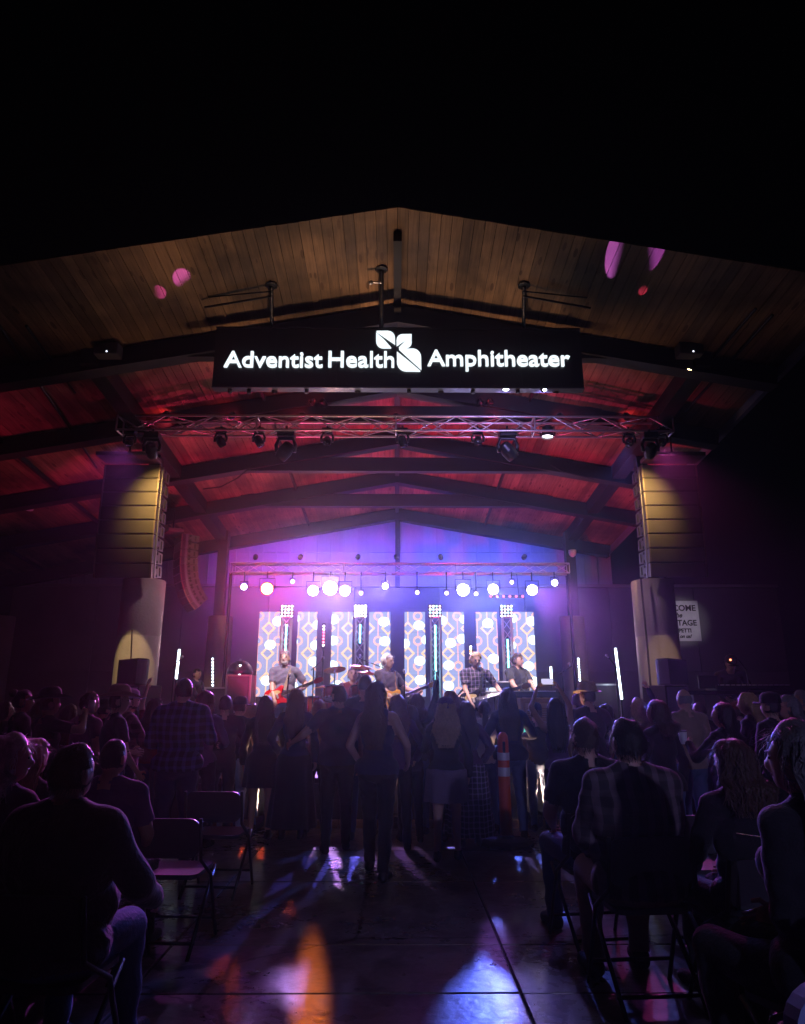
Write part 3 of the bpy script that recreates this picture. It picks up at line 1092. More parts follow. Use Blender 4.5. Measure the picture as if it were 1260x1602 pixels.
# unseen flood lamps added to colour the back wall
for (px, colr, tx, w) in ((470, (0.27, 0.06, 1.0), 455, 300), (560, (0.19, 0.07, 1.0), 545, 300), (690, (0.08, 0.10, 1.0), 700, 320), (820, (0.04, 0.08, 1.0), 800, 280), (400, (0.45, 0.05, 0.9), 395, 90), (620, (0.14, 0.09, 1.0), 622, 280)):
    loc = P(px, 872, BTY + 0.1)
    stage_light(loc, P(tx, 900, 18.4), colr, w, 'added black flood lamp atop the back truss near %s' % {400: 'its left end', 470: 'the first lit tower', 560: 'the second lit tower', 620: 'the truss middle', 690: 'the third lit tower', 820: 'its right end'}[px], 120, 0.9, 0.06, 0.12, None, None, group='added wall wash lamps on the back truss', yoke=False)

# red uplights sitting on the tie beams, in pairs
for (px, py, Yt, s) in ((497, 628, 11.46, -1), (760, 628, 11.46, 1)):
    q = P(px, py, Yt - 0.15)
    for dx in (-0.09, 0.09):
        stage_light((q.x + dx, q.y, q.z), (q.x + s * 0.6 + dx, 10.3, roof_z(1, 10.3)), (1.0, 0.05, 0.07), 12, 'black twin uplight on the tie beam, %s lamp of the %s pair' % ('left' if dx < 0 else 'right', 'left' if s < 0 else 'right'), 150, 1.0, 0.055, 0.12, None, None, group='twin uplights on the tie beam', yoke=False)
# red floods on top of the front truss
for i, px in enumerate((255, 360, 470, 620, 770, 880, 985)):
    q = P(px, 650, FTY)
    s = -1 if px < 620 else 1
    stage_light((q.x, FTY + 0.12, ftz + 0.24), (q.x + (0 if px == 620 else s * 0.7), 12.9 if i % 2 else 12.3, roof_z(q.x, 12.5)), (1.0, 0.045, 0.08), 9, 'small black flood lamp on top of the front truss, %s of seven' % ('first', 'second', 'third', 'fourth', 'fifth', 'sixth', 'seventh')[i], 150, 1.0, 0.06, 0.12, None, None, group='flood lamps on the front truss', yoke=False)

for (X_, Y_, Xt, w, nm) in ((-2.0, 12.9, -2.6, 1300, 'left of the drums'), (1.7, 12.9, 2.4, 1300, 'right of the drums'), (-3.4, 14.9, -3.6, 330, 'behind the left column'), (3.4, 14.9, 3.6, 330, 'behind the right column'), (-6.7, 11.3, -8.6, 190, 'far out at the left')):  # unseen floor lamps added to redden the canopy boards
    stage_light((X_, Y_, SZ + 0.2), (Xt, Y_ + (2.0 if abs(X_) < 2.1 else 0.4 if abs(X_) > 6 else 0.0), 7.0), (1.0, 0.035, 0.18), w, 'added black floor lamp throwing red light upward, ' + nm, 98 if abs(X_) < 2.1 else 76, 0.6, 0.10, 0.16, None, None, group='added red uplights on the floor', name='added_uplight', yoke=False, rad=0.1)

stage_light((0.1, 16.45, SZ + 0.75), (0.0, 15.2, 6.8), (0.25, 0.10, 1.0), 170, 'added black floor lamp behind the screens throwing violet light upward', 90, 0.9, 0.09, 0.15, None, None, name='added_uplight', yoke=False)  # unseen lamp added to tint the rear roof violet
for i, (px, fl_, colr, w, nm) in enumerate(((390, (398, 1338), (1.0, 0.10, 0.12), 900, 'second from the left end'), (480, (480, 1328), (0.75, 0.25, 1.0), 500, 'left of the emblem'), (640, (662, 1362), (0.30, 0.30, 1.0), 600, 'below the emblem'), (740, (752, 1368), (0.55, 0.40, 1.0), 900, 'right of the emblem'), (810, (838, 1400), (0.2, 0.3, 1.0), 600, 'second from the right end'), (360, (372, 1440), (1.0, 0.06, 0.10), 700, 'at the left end'))):  # unseen spots added to throw coloured patches on the floor
    q = P(px, 609, SGY + 0.06)
    t_ = thing('added_spot', 'tiny added coloured spot lamp under the sign, ' + nm, 'lamp', (q.x, q.y, q.z - 0.03), 0, 'added coloured spot lamps under the sign')
    MB().lathe([(0.02, 0.05), (0.03, 0.04), (0.03, -0.03), (0.025, -0.035)], 14).build('housing', BLKMETAL, t_)
    MB().lathe([(0.004, -0.028), (0.024, -0.026)], 14, cap=False).build('lens', mat('dark_lens', (0.02, 0.02, 0.03), 0.1, spec=0.8), t_)
    lo_ = spot(t_, (0, 0, -0.05), G(*fl_) - t_.location, colr, w * 6, 5.5, 0.8, 0.02, sx=0.4)
    lo_.matrix_local = lo_.matrix_local @ Matrix.Rotation(R((35, 60, -10, 15, -40, 30)[i]), 4, 'Z')

# front truss
for (px, py, tgt, colr, w, lab, sz) in ((447, 705, (-4.5, 12.2, 2.6), (1.0, 0.62, 0.72), 170, 'large moving light hung under the front truss above the red guitar player', 34),
                                        (795, 705, (4.6, 12.2, 2.6), (0.95, 0.62, 0.80), 150, 'large moving light hung under the front truss above the keyboards', 34)):
    moving_head(P(px, py, FTY), tgt, colr, w, lab, sz, 0.9, 1.0)
for i, (px, tgt, w, colr, sz) in enumerate(((345, P(545, 1060, 13.4), 1000, (1.0, 0.72, 0.85), 15), (405, P(606, 1055, 10.75), 500, (1.0, 0.8, 0.85), 15), (512, G(486, 1560), 3000, (1.0, 0.20, 0.014), 13), (630, P(745, 1060, 11.05), 500, (1.0, 0.75, 0.85), 15), (748, G(775, 1490), 1700, (0.42, 0.16, 1.0), 9))):
    moving_head(P(px, 690, FTY), tgt, colr, w, 'small moving light under the front truss, %s of five from the left' % ('first', 'second', 'third', 'fourth', 'fifth')[i], sz, 1.0 if px in (512, 748) else 0.6, 0.62, sx=0.115 if px == 512 else (0.2 if px == 748 else 1.0), group='small moving lights under the front truss')  # amber and violet beams are added, imitating lamp reflections on the floor
for i, (px, tgt, colr, w, lab) in enumerate(((203, (-2.4, 4.0, 0.9), (0.85, 0.14, 1.0), 280, 'small moving light at the far left end of the front truss'), (232, (-1.2, 4.6, 0.8), (0.30, 0.18, 1.0), 220, 'added small moving light second from the left end of the front truss'), (1036, (2.0, 4.2, 0.9), (1.0, 0.10, 0.62), 450, 'small moving light at the far right end of the front truss'), (985, (1.0, 5.0, 0.9), (0.2, 0.2, 1.0), 350, 'added small moving light second from the right end of the front truss'))):
    moving_head(P(px, 692, FTY), tgt, colr, w, lab, 26, 0.9, 0.62, group='small moving lights under the front truss')  # inner two are added to rim-light the seated rows
pl = P(857, 682, FTY)
stage_light(pl, P(850, 1130, 11.0), (0.9, 0.85, 1.0), 350, 'lit par lamp shining straight down from the front truss', 40, 0.6, 0.10, 0.18, emit('lens_par', (0.95, 0.9, 1), 10), ftz - 0.1)
# amber heads at the truss ends, washing the speaker arrays and columns
AY = 11.45
for s, px in ((-1, 247), (1, 1008)):
    q = P(px, 714, 10.75)
    q.y = 10.45
    lab = 'amber moving light on the truss end above the %s speaker array' % ('left' if s < 0 else 'right')
    moving_head(q, (q.x + s * 0.10, AY, q.z - 0.55), (1.0, 0.58, 0.17), 330, lab, 78, 1.0, 0.8, L_AMB, group='amber moving lights on the truss ends', rad=0.02)

# beams thrown on to the canopy boards
GO = [((285, 436), (1.0, 0.15, 0.8), 110, 2.0, 700), ((250, 458), (1.0, 0.10, 0.5), 90, 1.5, 700), ((400, 467), (0.9, 0.25, 1.0), 120, 1.7, 560), ((962, 402), (0.9, 0.2, 1.0), 150, 4.0, 760), ((1024, 398), (0.85, 0.15, 1.0), 110, 3.2, 800), ((1006, 455), (1.0, 0.06, 0.15), 110, 1.1, 820)]
for i, (pp, colr, w, sz, sx) in enumerate(GO):
    q = Vector((-3.7 + 0.25 * i if pp[0] < 620 else 3.7 - 0.25 * (i - 3), 13.3, 0))
    moving_head((q.x, q.y, SZ + 0.21), RF(*pp), colr, w * 34, 'small floor beam light throwing %s on the canopy' % ('a pink wedge left', 'a red-pink wedge left', 'a lilac sliver above the sign', 'the longer lilac streak', 'the shorter lilac streak', 'a small red spot right')[i], sz, 0.25, 0.55, group='beam lights on the stage floor', floor=True, sx=(0.9, 0.9, 0.7, 0.42, 0.5, 0.8)[i], flag=(20, 140, 250, 300, 95, 200)[i], rad=0.003)

# unseen warm uplights added along the stage lip to brown the front boards
for X_, w, nm in ((-1.7, 300, 'left'), (0.0, 420, 'middle'), (1.7, 300, 'right')):
    stage_light((X_, 9.02, 0.16), (X_ * 0.9, 7.75, 7.4), (1.0, 0.56, 0.32), w * 2.0, 'added warm uplight at the foot of the stage front, ' + nm + ' one', 74, 1.0, 0.09, 0.14, None, None, group='added warm uplights at the stage foot', name='added_uplight', yoke=False, rad=0.1)
for i, (px, tgt, nm) in enumerate(((447, P(447, 1050, 11.7), 'red guitar player'), (590, P(606, 1055, 10.75), 'singer'), (735, P(743, 1055, 11.05), 'bass player'), (830, P(808, 1050, 12.0), 'keyboard player'))):  # unseen footlights added to fill the players' faces
    q = P(px, 1200, 9.4)
    stage_light((q.x + 0.3, 9.35, SZ + 0.09), tgt, (1.0, 0.66, 0.80), (34, 22, 26, 46)[i], 'small added footlight on the stage lip before the ' + nm, 40, 0.9, 0.06, 0.1, None, None, group='added footlights on the stage lip', yoke=False, rad=0.05)
f2 = stage_light((3.4, -5.0, 3.4), (1.0, 8.5, 0.9), (0.45, 0.42, 1.0), 600, 'added cool flood lamp on a mast behind the audience', 40, 0.9, 0.14, 0.26, None, None, yoke=True)  # unseen flood added to lift the backs of the crowd
bar('mast', (0, 0, -3.4), (0, 0, -0.2), 0.05, BLKMETAL, f2)
for i, (px, tgt, w, nm) in enumerate(((430, P(447, 1050, 11.7), 2600, 'far left'), (560, P(606, 1050, 10.75), 1900, 'left of the middle'), (690, P(745, 1050, 11.05), 2000, 'right of the middle'), (870, P(812, 1050, 12.0), 2800, 'far right'))):  # unseen key spots added to light the band
    q = P(px, 610, SGY + 0.12)
    stage_light((q.x, q.y, q.z - 0.02), tgt, (1.0, 0.75, 0.85), w, 'tiny added black spot lamp under the sign, ' + nm, 15, 0.6, 0.04, 0.09, None, None, group='added spot lamps under the sign', yoke=False)
# dark flood boxes on the first frame
for s, px in ((-1, 170), (1, 1078)):
    q = P(px, 549, 9.25)
    t = thing('flood_box', 'grey box lamp on the first roof frame, at the %s' % ('left' if s < 0 else 'right'), 'lamp', q)
    MB().bbox((0, 0, 0), (0.36, 0.2, 0.2), 0.02).build('housing', mat('grey_box', (0.10, 0.10, 0.12), 0.5), t)
    MB().ell((0.02, -0.1, -0.06), (0.012, 0.01, 0.012)).build('indicator', emit('led_white', (0.8, 0.85, 1), 3), t)
    bar('bracket', (0, 0.05, 0.09), (0, 0.12, 0.3), 0.02, BLKMETAL, t)
    spot(t, (0, -0.02, -0.14), Vector((s * 4.62, 12.1, 1.75)) - q, (1.0, 0.66, 0.28), 1500, 13, 0.25, 0.03)
pen = thing('pendant_lamp', 'small white cylinder hanging under the left roof slope', 'lamp', P(47, 790, 14.0))
MB().lathe([(0.02, 0.13), (0.085, 0.12), (0.085, -0.10), (0.07, -0.12)], 18).build('cylinder', PLASTW, pen, True)
bar('rod', (0, 0, 0.12), (0, 0, roof_z(P(47, 790, 14).x, 14) - P(47, 790, 14).z - 0.02), 0.012, BLKMETAL, pen)
sec = thing('camera_dome', 'small white camera dome on the right rear steel post', 'camera', P(896, 866, 17.3))
MB().lathe([(0.03, 0.1), (0.1, 0.09), (0.1, 0.03), (0.085, -0.04), (0.03, -0.09)], 16).build('dome', PLASTW, sec, True)
bar('bracket', (0, 0, 0.08), (-0.05, 0.3, 0.14), 0.02, PLASTW, sec)

# ------------------------------------------------------------------ LED screens and towers
ztop, zbot = P(600, 957, LEDY).z, P(600, 1090, LEDY).z
panels = [(403, 437), (464, 495), (518, 551), (577, 611), (633, 666), (692, 727), (746, 780), (804, 838)]
for i, (a, b_) in enumerate(panels):
    xa, xb_ = P(a, 1020, LEDY).x, P(b_, 1020, LEDY).x
    t = thing('led_screen', 'tall narrow LED screen with orange diamonds and white dots, %s of eight from the left' % ('first', 'second', 'third', 'fourth', 'fifth', 'sixth', 'seventh', 'eighth')[i], 'screen', ((xa + xb_) / 2, LEDY, zbot), 0, 'LED screens behind the band')
    hh = (ztop - zbot) / 4
    MB().bbox((0, 0.06, (ztop - zbot) / 2), (xb_ - xa, 0.08, ztop - zbot), 0.005).build('frame', BLKMETAL, t)
    for k in range(4):
        MB().box((0, 0.012, hh * (k + 0.5)), (xb_ - xa - 0.004, 0.012, hh - 0.003)).build('led_tile', LEDM, t)
    for s in (-1, 1):
        bar('leg', (s * 0.15, 0.1, SZ + 0.56 - zbot), (s * 0.15, 0.1, 0.0), 0.025, BLKMETAL, t)

TOWY = 15.35
CY = emit('tube_cyan', (0.25, 0.95, 1.0), 6)
MAT_BLB = [emit('bulb_white', (0.95, 0.97, 1.0), 4), emit('bulb_cyan', (0.45, 0.85, 1.0), 2.5), emit('bulb_pink', (1.0, 0.6, 0.65), 2.5)]
for i, (px, nm) in enumerate(((449, 'first'), (564, 'second'), (681, 'third'), (793, 'fourth'))):
    q = P(px, 966, TOWY)
    base_z = SZ + 0.56
    tw = box_truss('truss_tower', 'upright truss tower with a square of bulbs on top, %s from the left' % nm, (q.x, TOWY, base_z), (q.x, TOWY, q.z), 0.2, 0.2, 0.26, 0.016, group='truss towers between the screens')
    MB().bbox((0, 0, 0.015), (0.42, 0.42, 0.03), 0.005).build('base_plate', BLKMETAL, tw)
    bl = thing('blinder_light', 'square of sixteen bulbs on top of the %s tower' % nm, 'stage light', (q.x, TOWY - 0.02, q.z + 0.14), 0, 'bulb squares on the towers')
    MB().bbox((0, 0.05, 0), (0.30, 0.08, 0.30), 0.01).build('housing', BLKMETAL, bl)
    for a in range(4):
        for b_ in range(4):
            mm = emit('bulb_hot', (1, 1, 1), 14) if i == 1 else MAT_BLB[(a * 7 + b_ * 5 + i) % 3]
            ball('bulb', (-0.108 + a * 0.072, 0.005, -0.108 + b_ * 0.072), (0.027, 0.018, 0.027), mm, bl)
    yt, yb_ = {0: (977, 1020), 1: (977, 1006), 2: (978, 1092), 3: (1000, 1045)}[i]
    tu = thing('light_tube', 'glowing cyan light tube standing in the %s tower' % nm, 'light tube', (q.x, TOWY, P(px, yb_, TOWY).z), 0, 'cyan tubes in the towers')
    hgt = P(px, yt, TOWY).z - P(px, yb_, TOWY).z
    bar('tube', (0, 0, 0), (0, 0, hgt), 0.018, CY, tu)
    bar('end_cap', (0, 0, -0.04), (0, 0, 0), 0.022, BLKMETAL, tu)
    bar('end_cap', (0, 0, hgt), (0, 0, hgt + 0.04), 0.022, BLKMETAL, tu)
for (px, y0, y1, colr, nm) in ((506, 977, 1012, (1.0, 0.12, 0.25), 'red and white dotted light strip between the second and third screens'), (737, 1010, 1024, (1.0, 0.35, 0.05), 'short amber dotted light strip between the sixth and seventh screens')):
    q = P(px, y1, 15.7)
    t = thing('light_strip', nm, 'light strip', q)
    hgt = P(px, y0, 15.7).z - q.z
    MB().box((0, 0.03, hgt / 2), (0.07, 0.03, hgt + 0.06)).build('housing', BLKMETAL, t)
    bar('stand', (0, 0.04, SZ + 0.56 - q.z), (0, 0.04, 0), 0.015, BLKMETAL, t)
    n = max(4, int(hgt / 0.07))
    for k in range(n):
        ball('bulb', (0, 0, hgt * (k + .5) / n), (0.026, 0.02, 0.026), MAT_BLB[0] if k in (0, n - 1, n - 2) else emit('bulb_' + str(px), colr, 6), t)
q = P(793, 933, 16.3)
t = thing('red_light_bar', 'short bar of red lights hanging under the right part of the back truss', 'light bar', q)
wd = P(818, 933, 16.3).x - P(768, 933, 16.3).x
MB().box((0, 0.04, 0), (wd + 0.06, 0.05, 0.08)).build('housing', BLKMETAL, t)
for k in range(6):
    ball('bulb', (-wd / 2 + wd * k / 5, 0, 0), (0.03, 0.02, 0.03), emit('bulb_redbar', (1.0, 0.12, 0.2), 2.5), t)
for s in (-1, 1):
    bar('hanger', (s * 0.3, 0.05, 0.03), (s * 0.3, 0.2, btz - 0.12 - q.z), 0.01, BLKMETAL, t)

# light tubes on stands at the stage sides
TW = emit('tube_white', (0.75, 0.9, 1.0), 7)
for (px0, y0, px1, y1, Yt, nm) in ((281, 1016, 276, 1062, 13.2, 'tall white light tube on a stand beside the left column'), (333, 1031, 333, 1098, 14.2, 'dotted white light tube in front of the stage-left technician'),
                                   (376, 1040, 372, 1092, 13.8, 'white light tube leaning at the tall equipment case'), (963, 1014, 973, 1094, 13.2, 'tall white light tube on a stand beside the right column'),
                                   (905, 1031, 909, 1085, 14.2, 'dotted white light tube by the right rear pier'), (862, 1043, 863, 1066, 14.8, 'short white light tube right of the screens')):
    a, b_ = P(px1, y1, Yt), P(px0, y0, Yt)
    t = thing('light_tube', nm, 'light tube', (a.x, a.y, SZ))
    dz = a.z - SZ
    if 'dotted' in nm:
        for k in range(14):
            f = k / 13
            ball('bulb', Vector((0, 0, dz)).lerp(b_ - Vector((a.x, a.y, SZ)), f), (0.02, 0.02, 0.022), TW, t)
        bar('tube', (0, 0.03, dz), b_ - Vector((a.x, a.y, SZ)) + Vector((0, 0.03, 0)), 0.016, BLKMETAL, t)
    else:
        bar('tube', (0, 0, dz), b_ - Vector((a.x, a.y, SZ)), 0.022, TW, t)
    bar('stand', (0, 0.02, 0.05), (0, 0.02, dz + 0.02), 0.014, BLKMETAL, t)
    for k in range(3):
        an = k * 2.094
        bar('foot', (0, 0.02, 0.2), (0.28 * math.cos(an), 0.28 * math.sin(an), 0.012), 0.011, BLKMETAL, t)


# ------------------------------------------------------------------ loudspeakers
def line_array(name, label, loc, rz, n, w, h, dep, angles, group=None, wide_side=True):
    t = thing(name, label, 'speaker array', loc, rz, group)
    # top frame
    MB().bbox((0, -dep * 0.4, 0.06), (w, dep * 0.9, 0.07), 0.01).build('top_frame', mat('bumper', (0.10, 0.09, 0.08), 0.5, 0.3), t)
    bar('hoist_chain', (0, -dep * 0.4, 0.09), (0, -dep * 0.4, 0.55), 0.018, BLKMETAL, t)
    p = Vector((0, 0, 0))
    ang = 0.0
    for i in range(n):
        ang += angles[i]
        M = Matrix.Translation(p) @ Matrix.Rotation(ang, 4, 'X')
        hb = h - 0.012
        # trapezoid cabinet; front face towards -Y
        f, bk = hb / 2, hb / 2 * 0.80
        cb = MB()
        vs = [(-w / 2, 0, -hb / 2 - f + hb / 2), (w / 2, 0, -f), (w / 2, 0, f), (-w / 2, 0, f), (-w / 2, dep, -bk), (w / 2, dep, -bk), (w / 2, dep, bk), (-w / 2, dep, bk)]
        vs = [(x, y, z - h / 2) for x, y, z in vs]
        cb.add(vs, [(0, 1, 2, 3), (5, 4, 7, 6), (1, 5, 6, 2), (4, 0, 3, 7), (3, 2, 6, 7), (4, 5, 1, 0)])
        co = cb.build('cabinet', mat('speaker_paint', (0.045, 0.042, 0.045), 0.5, var=0.3, bump=0.3, bscale=150), t)
        co.matrix_local = M
        gr = MB().bbox((0, -0.006, -h / 2), (w - 0.05, 0.022, hb - 0.02), 0.006).build('grille', GRILLE, co)
        for s in (-1, 1):
            MB().bbox((s * (w / 2 - 0.012), -0.008, -h / 2), (0.026, 0.03, hb), 0.004).build('edge_strip', mat('edge_strip', (0.16, 0.13, 0.10), 0.4, 0.3), co)
            MB().bbox((s * (w / 2 + 0.006), dep * 0.26, -h / 2), (0.016, 0.05, hb + 0.008), 0.003).build('rigging_bar', mat('rig', (0.14, 0.14, 0.16), 0.4, 0.4), co)
            MB().bbox((s * (w / 2 + 0.004), dep * 0.78, -h / 2), (0.012, 0.035, hb * 0.6), 0.003).build('handle', mat('handle_dark', (0.004, 0.004, 0.004), 0.9), co)
            for zz in (-0.3, 0.3):
                bar('rigging_pin', (s * (w / 2 - 0.002), dep * 0.48, -h / 2 + zz * hb), (s * (w / 2 + 0.008), dep * 0.48, -h / 2 + zz * hb), 0.028, mat('handle_dark', (0.004, 0.004, 0.004), 0.9), co)
        p = p + (Matrix.Rotation(ang, 3, 'X') @ Vector((0, 0, -h)))
    return t


angs = [0, 0, 0, 0, R(1), R(1), R(2), R(3)]
for s, xe in ((-1, 245), (1, 1010)):
    # xe = photo column of the inner front edge
    w = 0.98
    inn = P(xe, 800, AY)
    zt_ = P(xe, 727, AY).z
    line_array('line_array', 'hanging column of eight black speakers beside the %s column, lit amber at its inner edge' % ('left' if s < 0 else 'right'), (inn.x + s * w / 2, AY, zt_), 0, 8, w, 0.252, 0.50, angs, 'main speaker arrays')
q = P(281, 838, 14.6)
line_array('side_array', 'curved hanging column of small black speakers left of the screens', (q.x, q.y, q.z), R(-58), 10, 0.56, 0.172, 0.36, [0, 0, R(1), R(2), R(4), R(5), R(6), R(7), R(8), R(9)])

SUBM = mat('sub_grille', (0.10, 0.10, 0.13), 0.55, var=0.2, bump=0.4, bscale=200)
for s, px, pc in ((-1, 208, 218), (1, 1052, 1040)):
    base = P(pc, 1072, 9.9)
    st = thing('subwoofer_stack', 'stack of two square bass speakers in front of the %s column' % ('left' if s < 0 else 'right'), 'speaker', (base.x - s * -0.02, 9.95, SZ), -s * R(-22), 'bass speakers by the columns')
    htot = base.z - SZ
    for k in range(2):
        cb = MB().bbox((0, 0, htot * (k + .5) / 2), (0.42, 0.46, htot / 2 - 0.006), 0.012).build('cabinet', BLACK, st)
        MB().bbox((0, -0.235, htot * (k + .5) / 2), (0.37, 0.012, htot / 2 - 0.05), 0.004).build('grille', SUBM, cb)
    ff = thing('front_fill', 'black speaker with a bowed front standing on the %s bass stack' % ('left' if s < 0 else 'right'), 'speaker', (P(px, 1072, 9.95).x, 9.95, base.z + 0.004), 0, 'bowed speakers on the bass stacks')
    hf = P(px, 1031, 9.95).z - base.z
    pl_ = [(-0.17, -0.16), (-0.17, 0.17), (0.10, 0.20)] + [(0.10 + 0.085 * math.sin(math.pi * k / 8), 0.20 - 0.40 * k / 8) for k in range(1, 8)] + [(0.10, -0.20)]
    m_ = MB()
    n = len(pl_)
    vs = [(-s * x, y, 0) for x, y in pl_] + [(-s * x, y, hf * (1.0 if x > 0 else 0.93)) for x, y in pl_]
    m_.add(vs, [tuple(range(n)), tuple(range(2 * n - 1, n - 1, -1))] + [(i, i + n, (i + 1) % n + n, (i + 1) % n) for i in range(n)])
    m_.build('cabinet', BLACK, ff)
    g_ = MB()
    for k in range(8):
        a0, a1 = k / 8, (k + 1) / 8
        pa = (0.105 + 0.09 * math.sin(math.pi * a0), 0.20 - 0.40 * a0)
        pb = (0.105 + 0.09 * math.sin(math.pi * a1), 0.20 - 0.40 * a1)
        g_.add([(-s * pa[0], pa[1], 0.015), (-s * pb[0], pb[1], 0.015), (-s * pb[0], pb[1], hf - 0.015), (-s * pa[0], pa[1], hf - 0.015)], [(0, 1, 2, 3)])
    g_.build('grille', SUBM, ff)

wl = stage_light((4.95, 12.25, 3.72), (ban.location.x + 0.15, BY, ban.location.z), (0.95, 0.88, 1.0), 420, 'small added black lamp on top of the right column turned to the banner', 13, 0.7, 0.06, 0.12, None, None, yoke=False)  # unseen lamp added to brighten the banner
bar('bracket', (-0.1, 0.1, -0.1), (0, 0, 0), 0.015, BLKMETAL, wl)
# column cable
cb = MB().tube([P(1003, 905, 12.08), P(1006, 940, 12.06), P(1012, 1000, 12.05), P(1017, 1060, 12.05), P(1024, 1140, 12.05)], 0.018, 8)
t = tag(cb.build('column_cable', CABLE), 'black cable running down the right concrete column', 'cable')
t = tag(MB().tube([P(207, 985, 12.10), P(205, 1030, 12.1), P(202, 1100, 12.10)], 0.012, 8).build('column_cable', CABLE), 'thin black cable down the left concrete column', 'cable')
t = tag(MB().tube([P(318, 765, 13.4), P(345, 762, 13.4), P(372, 748, 13.4), P(395, 728, 13.45)], 0.012, 6).build('slack_cable', CABLE), 'slack black cable under the left roof frames', 'cable')
t = tag(MB().tube([P(862, 727, 13.45), P(880, 738, 13.4), P(905, 744, 13.4), P(930, 750, 13.4)], 0.012, 6).build('slack_cable', CABLE), 'slack black cable under the right roof frames', 'cable')

# ------------------------------------------------------------------ stage gear
for i, px in enumerate((470, 560, 665, 760)):
    q = G(px, 1200, SZ)
    t = thing('monitor_wedge', 'black wedge monitor at the stage edge, %s of four from the left' % ('first', 'second', 'third', 'fourth')[i], 'speaker', (q.x, 9.62, SZ + 0.003), R(random.uniform(-8, 8)), 'wedge monitors along the stage edge')
    m_ = MB()
    w = 0.5
    pr = [(-0.2, 0), (0.2, 0), (0.2, 0.14), (-0.04, 0.36), (-0.2, 0.30)]
    Mz = Matrix.Rotation(R(90), 4, 'Z')
    m_.prism(pr, -w / 2, w / 2, Mz)
    m_.build('cabinet', BLACK, t)
    gm = MB().box((0, 0.085, 0.255), (0.46, 0.30, 0.008), M=Matrix.Rotation(R(-42.5), 3, 'X')).build('grille', GRILLE, t)


def flight_case(name, label, loc, d, rz=0, m=None):
    t = thing(name, label, 'case', loc, rz)
    MB().bbox((0, 0, d[2] / 2 + 0.06), d, 0.012).build('body', m or CASE, t)
    for sx in (-1, 1):
        for sy in (-1, 1):
            beam('edge_trim', (sx * d[0] / 2, sy * d[1] / 2, 0.06), (sx * d[0] / 2, sy * d[1] / 2, d[2] + 0.06), 0.035, 0.035, ALU, t, up=(0, 1, 0))
            ball('caster', (sx * (d[0] / 2 - 0.06), sy * (d[1] / 2 - 0.06), 0.035), (0.035, 0.035, 0.035), RUBBER, t)
    for z in (0.075, d[2] + 0.045):
        for sy in (-1, 1):
            beam('edge_trim', (-d[0] / 2, sy * (d[1] / 2 + 0.004), z), (d[0] / 2, sy * (d[1] / 2 + 0.004), z), 0.03, 0.03, ALU, t)
    MB().bbox((0, -d[1] / 2 - 0.006, d[2] * 0.55), (0.12, 0.012, 0.1), 0.004).build('latch', ALU, t)
    return t


q = P(376, 1056, 13.95)
flight_case('equipment_case', 'tall dark equipment case with pale metal edges left of the screens', (q.x + 0.02, 14.0, SZ), (0.46, 0.5, q.z - SZ - 0.06))
dm = thing('domed_lamp', 'dark domed lamp shade lying on top of the tall equipment case', 'lamp', (q.x - 0.02, 14.0, q.z + 0.012))
MB().lathe([(0.26, 0.0), (0.255, 0.08), (0.21, 0.18), (0.12, 0.25), (0.02, 0.27)], 22).build('shade', BLKMETAL, dm, True)
ball('knob', (0, 0, 0.28), (0.025, 0.025, 0.03), ALU, dm)
q = P(345, 1080, 14.3)
rk = flight_case('amp_rack', 'low black amplifier rack beside the left technician', (q.x, 14.35, SZ), (0.5, 0.5, q.z - SZ))
for k in range(5):
    ball('indicator', (-0.15 + 0.07 * k, -0.262, 0.45), (0.012, 0.008, 0.012), emit('ind%d' % (k % 2), ((1, .3, .2), (.3, .6, 1))[k % 2], 3), rk)
q = P(944, 1075, 13.8)
flight_case('amp_rack', 'black amplifier rack behind the right column tube light', (q.x, 13.9, SZ), (0.55, 0.5, q.z - SZ))
q = P(838, 1092, 11.2)
org = thing('organ_cabinet', 'tall wooden organ speaker cabinet right of the keyboard player', 'cabinet', (P(842, 1120, 11.25).x, 11.4, SZ + 0.003), R(8))
ho = q.z - SZ
MB().bbox((0, 0, ho / 2), (0.66, 0.5, ho), 0.015).build('body', WOODCAB, org)
for k in range(2):
    MB().bbox((0, -0.252, ho * (0.28 + 0.46 * k)), (0.52, 0.012, ho * 0.34), 0.006).build('panel', mat('cab_panel', (0.32, 0.2, 0.12), 0.5), org)
for k in range(7):
    beam('slat', (-0.24, -0.262, ho * (0.62 + 0.035 * k)), (0.24, -0.262, ho * (0.62 + 0.035 * k)), 0.012, 0.02, WOODCAB, org)
wc = thing('white_case', 'pale blue-lit case standing on the stage edge behind the raised phone', 'case', (P(868, 1190, 9.6).x, 9.55, SZ + 0.003))
MB().bbox((0, 0, 0.27), (0.62, 0.42, 0.5), 0.02).build('body', mat('pale_case', (0.45, 0.47, 0.55), 0.5), wc)
MB().bbox((0, 0, 0.545), (0.66, 0.46, 0.04), 0.01).build('lid', PLASTW, wc)
for s in (-1, 1):
    MB().bbox((s * 0.2, -0.215, 0.3), (0.07, 0.014, 0.09), 0.004).build('latch', ALU, wc)


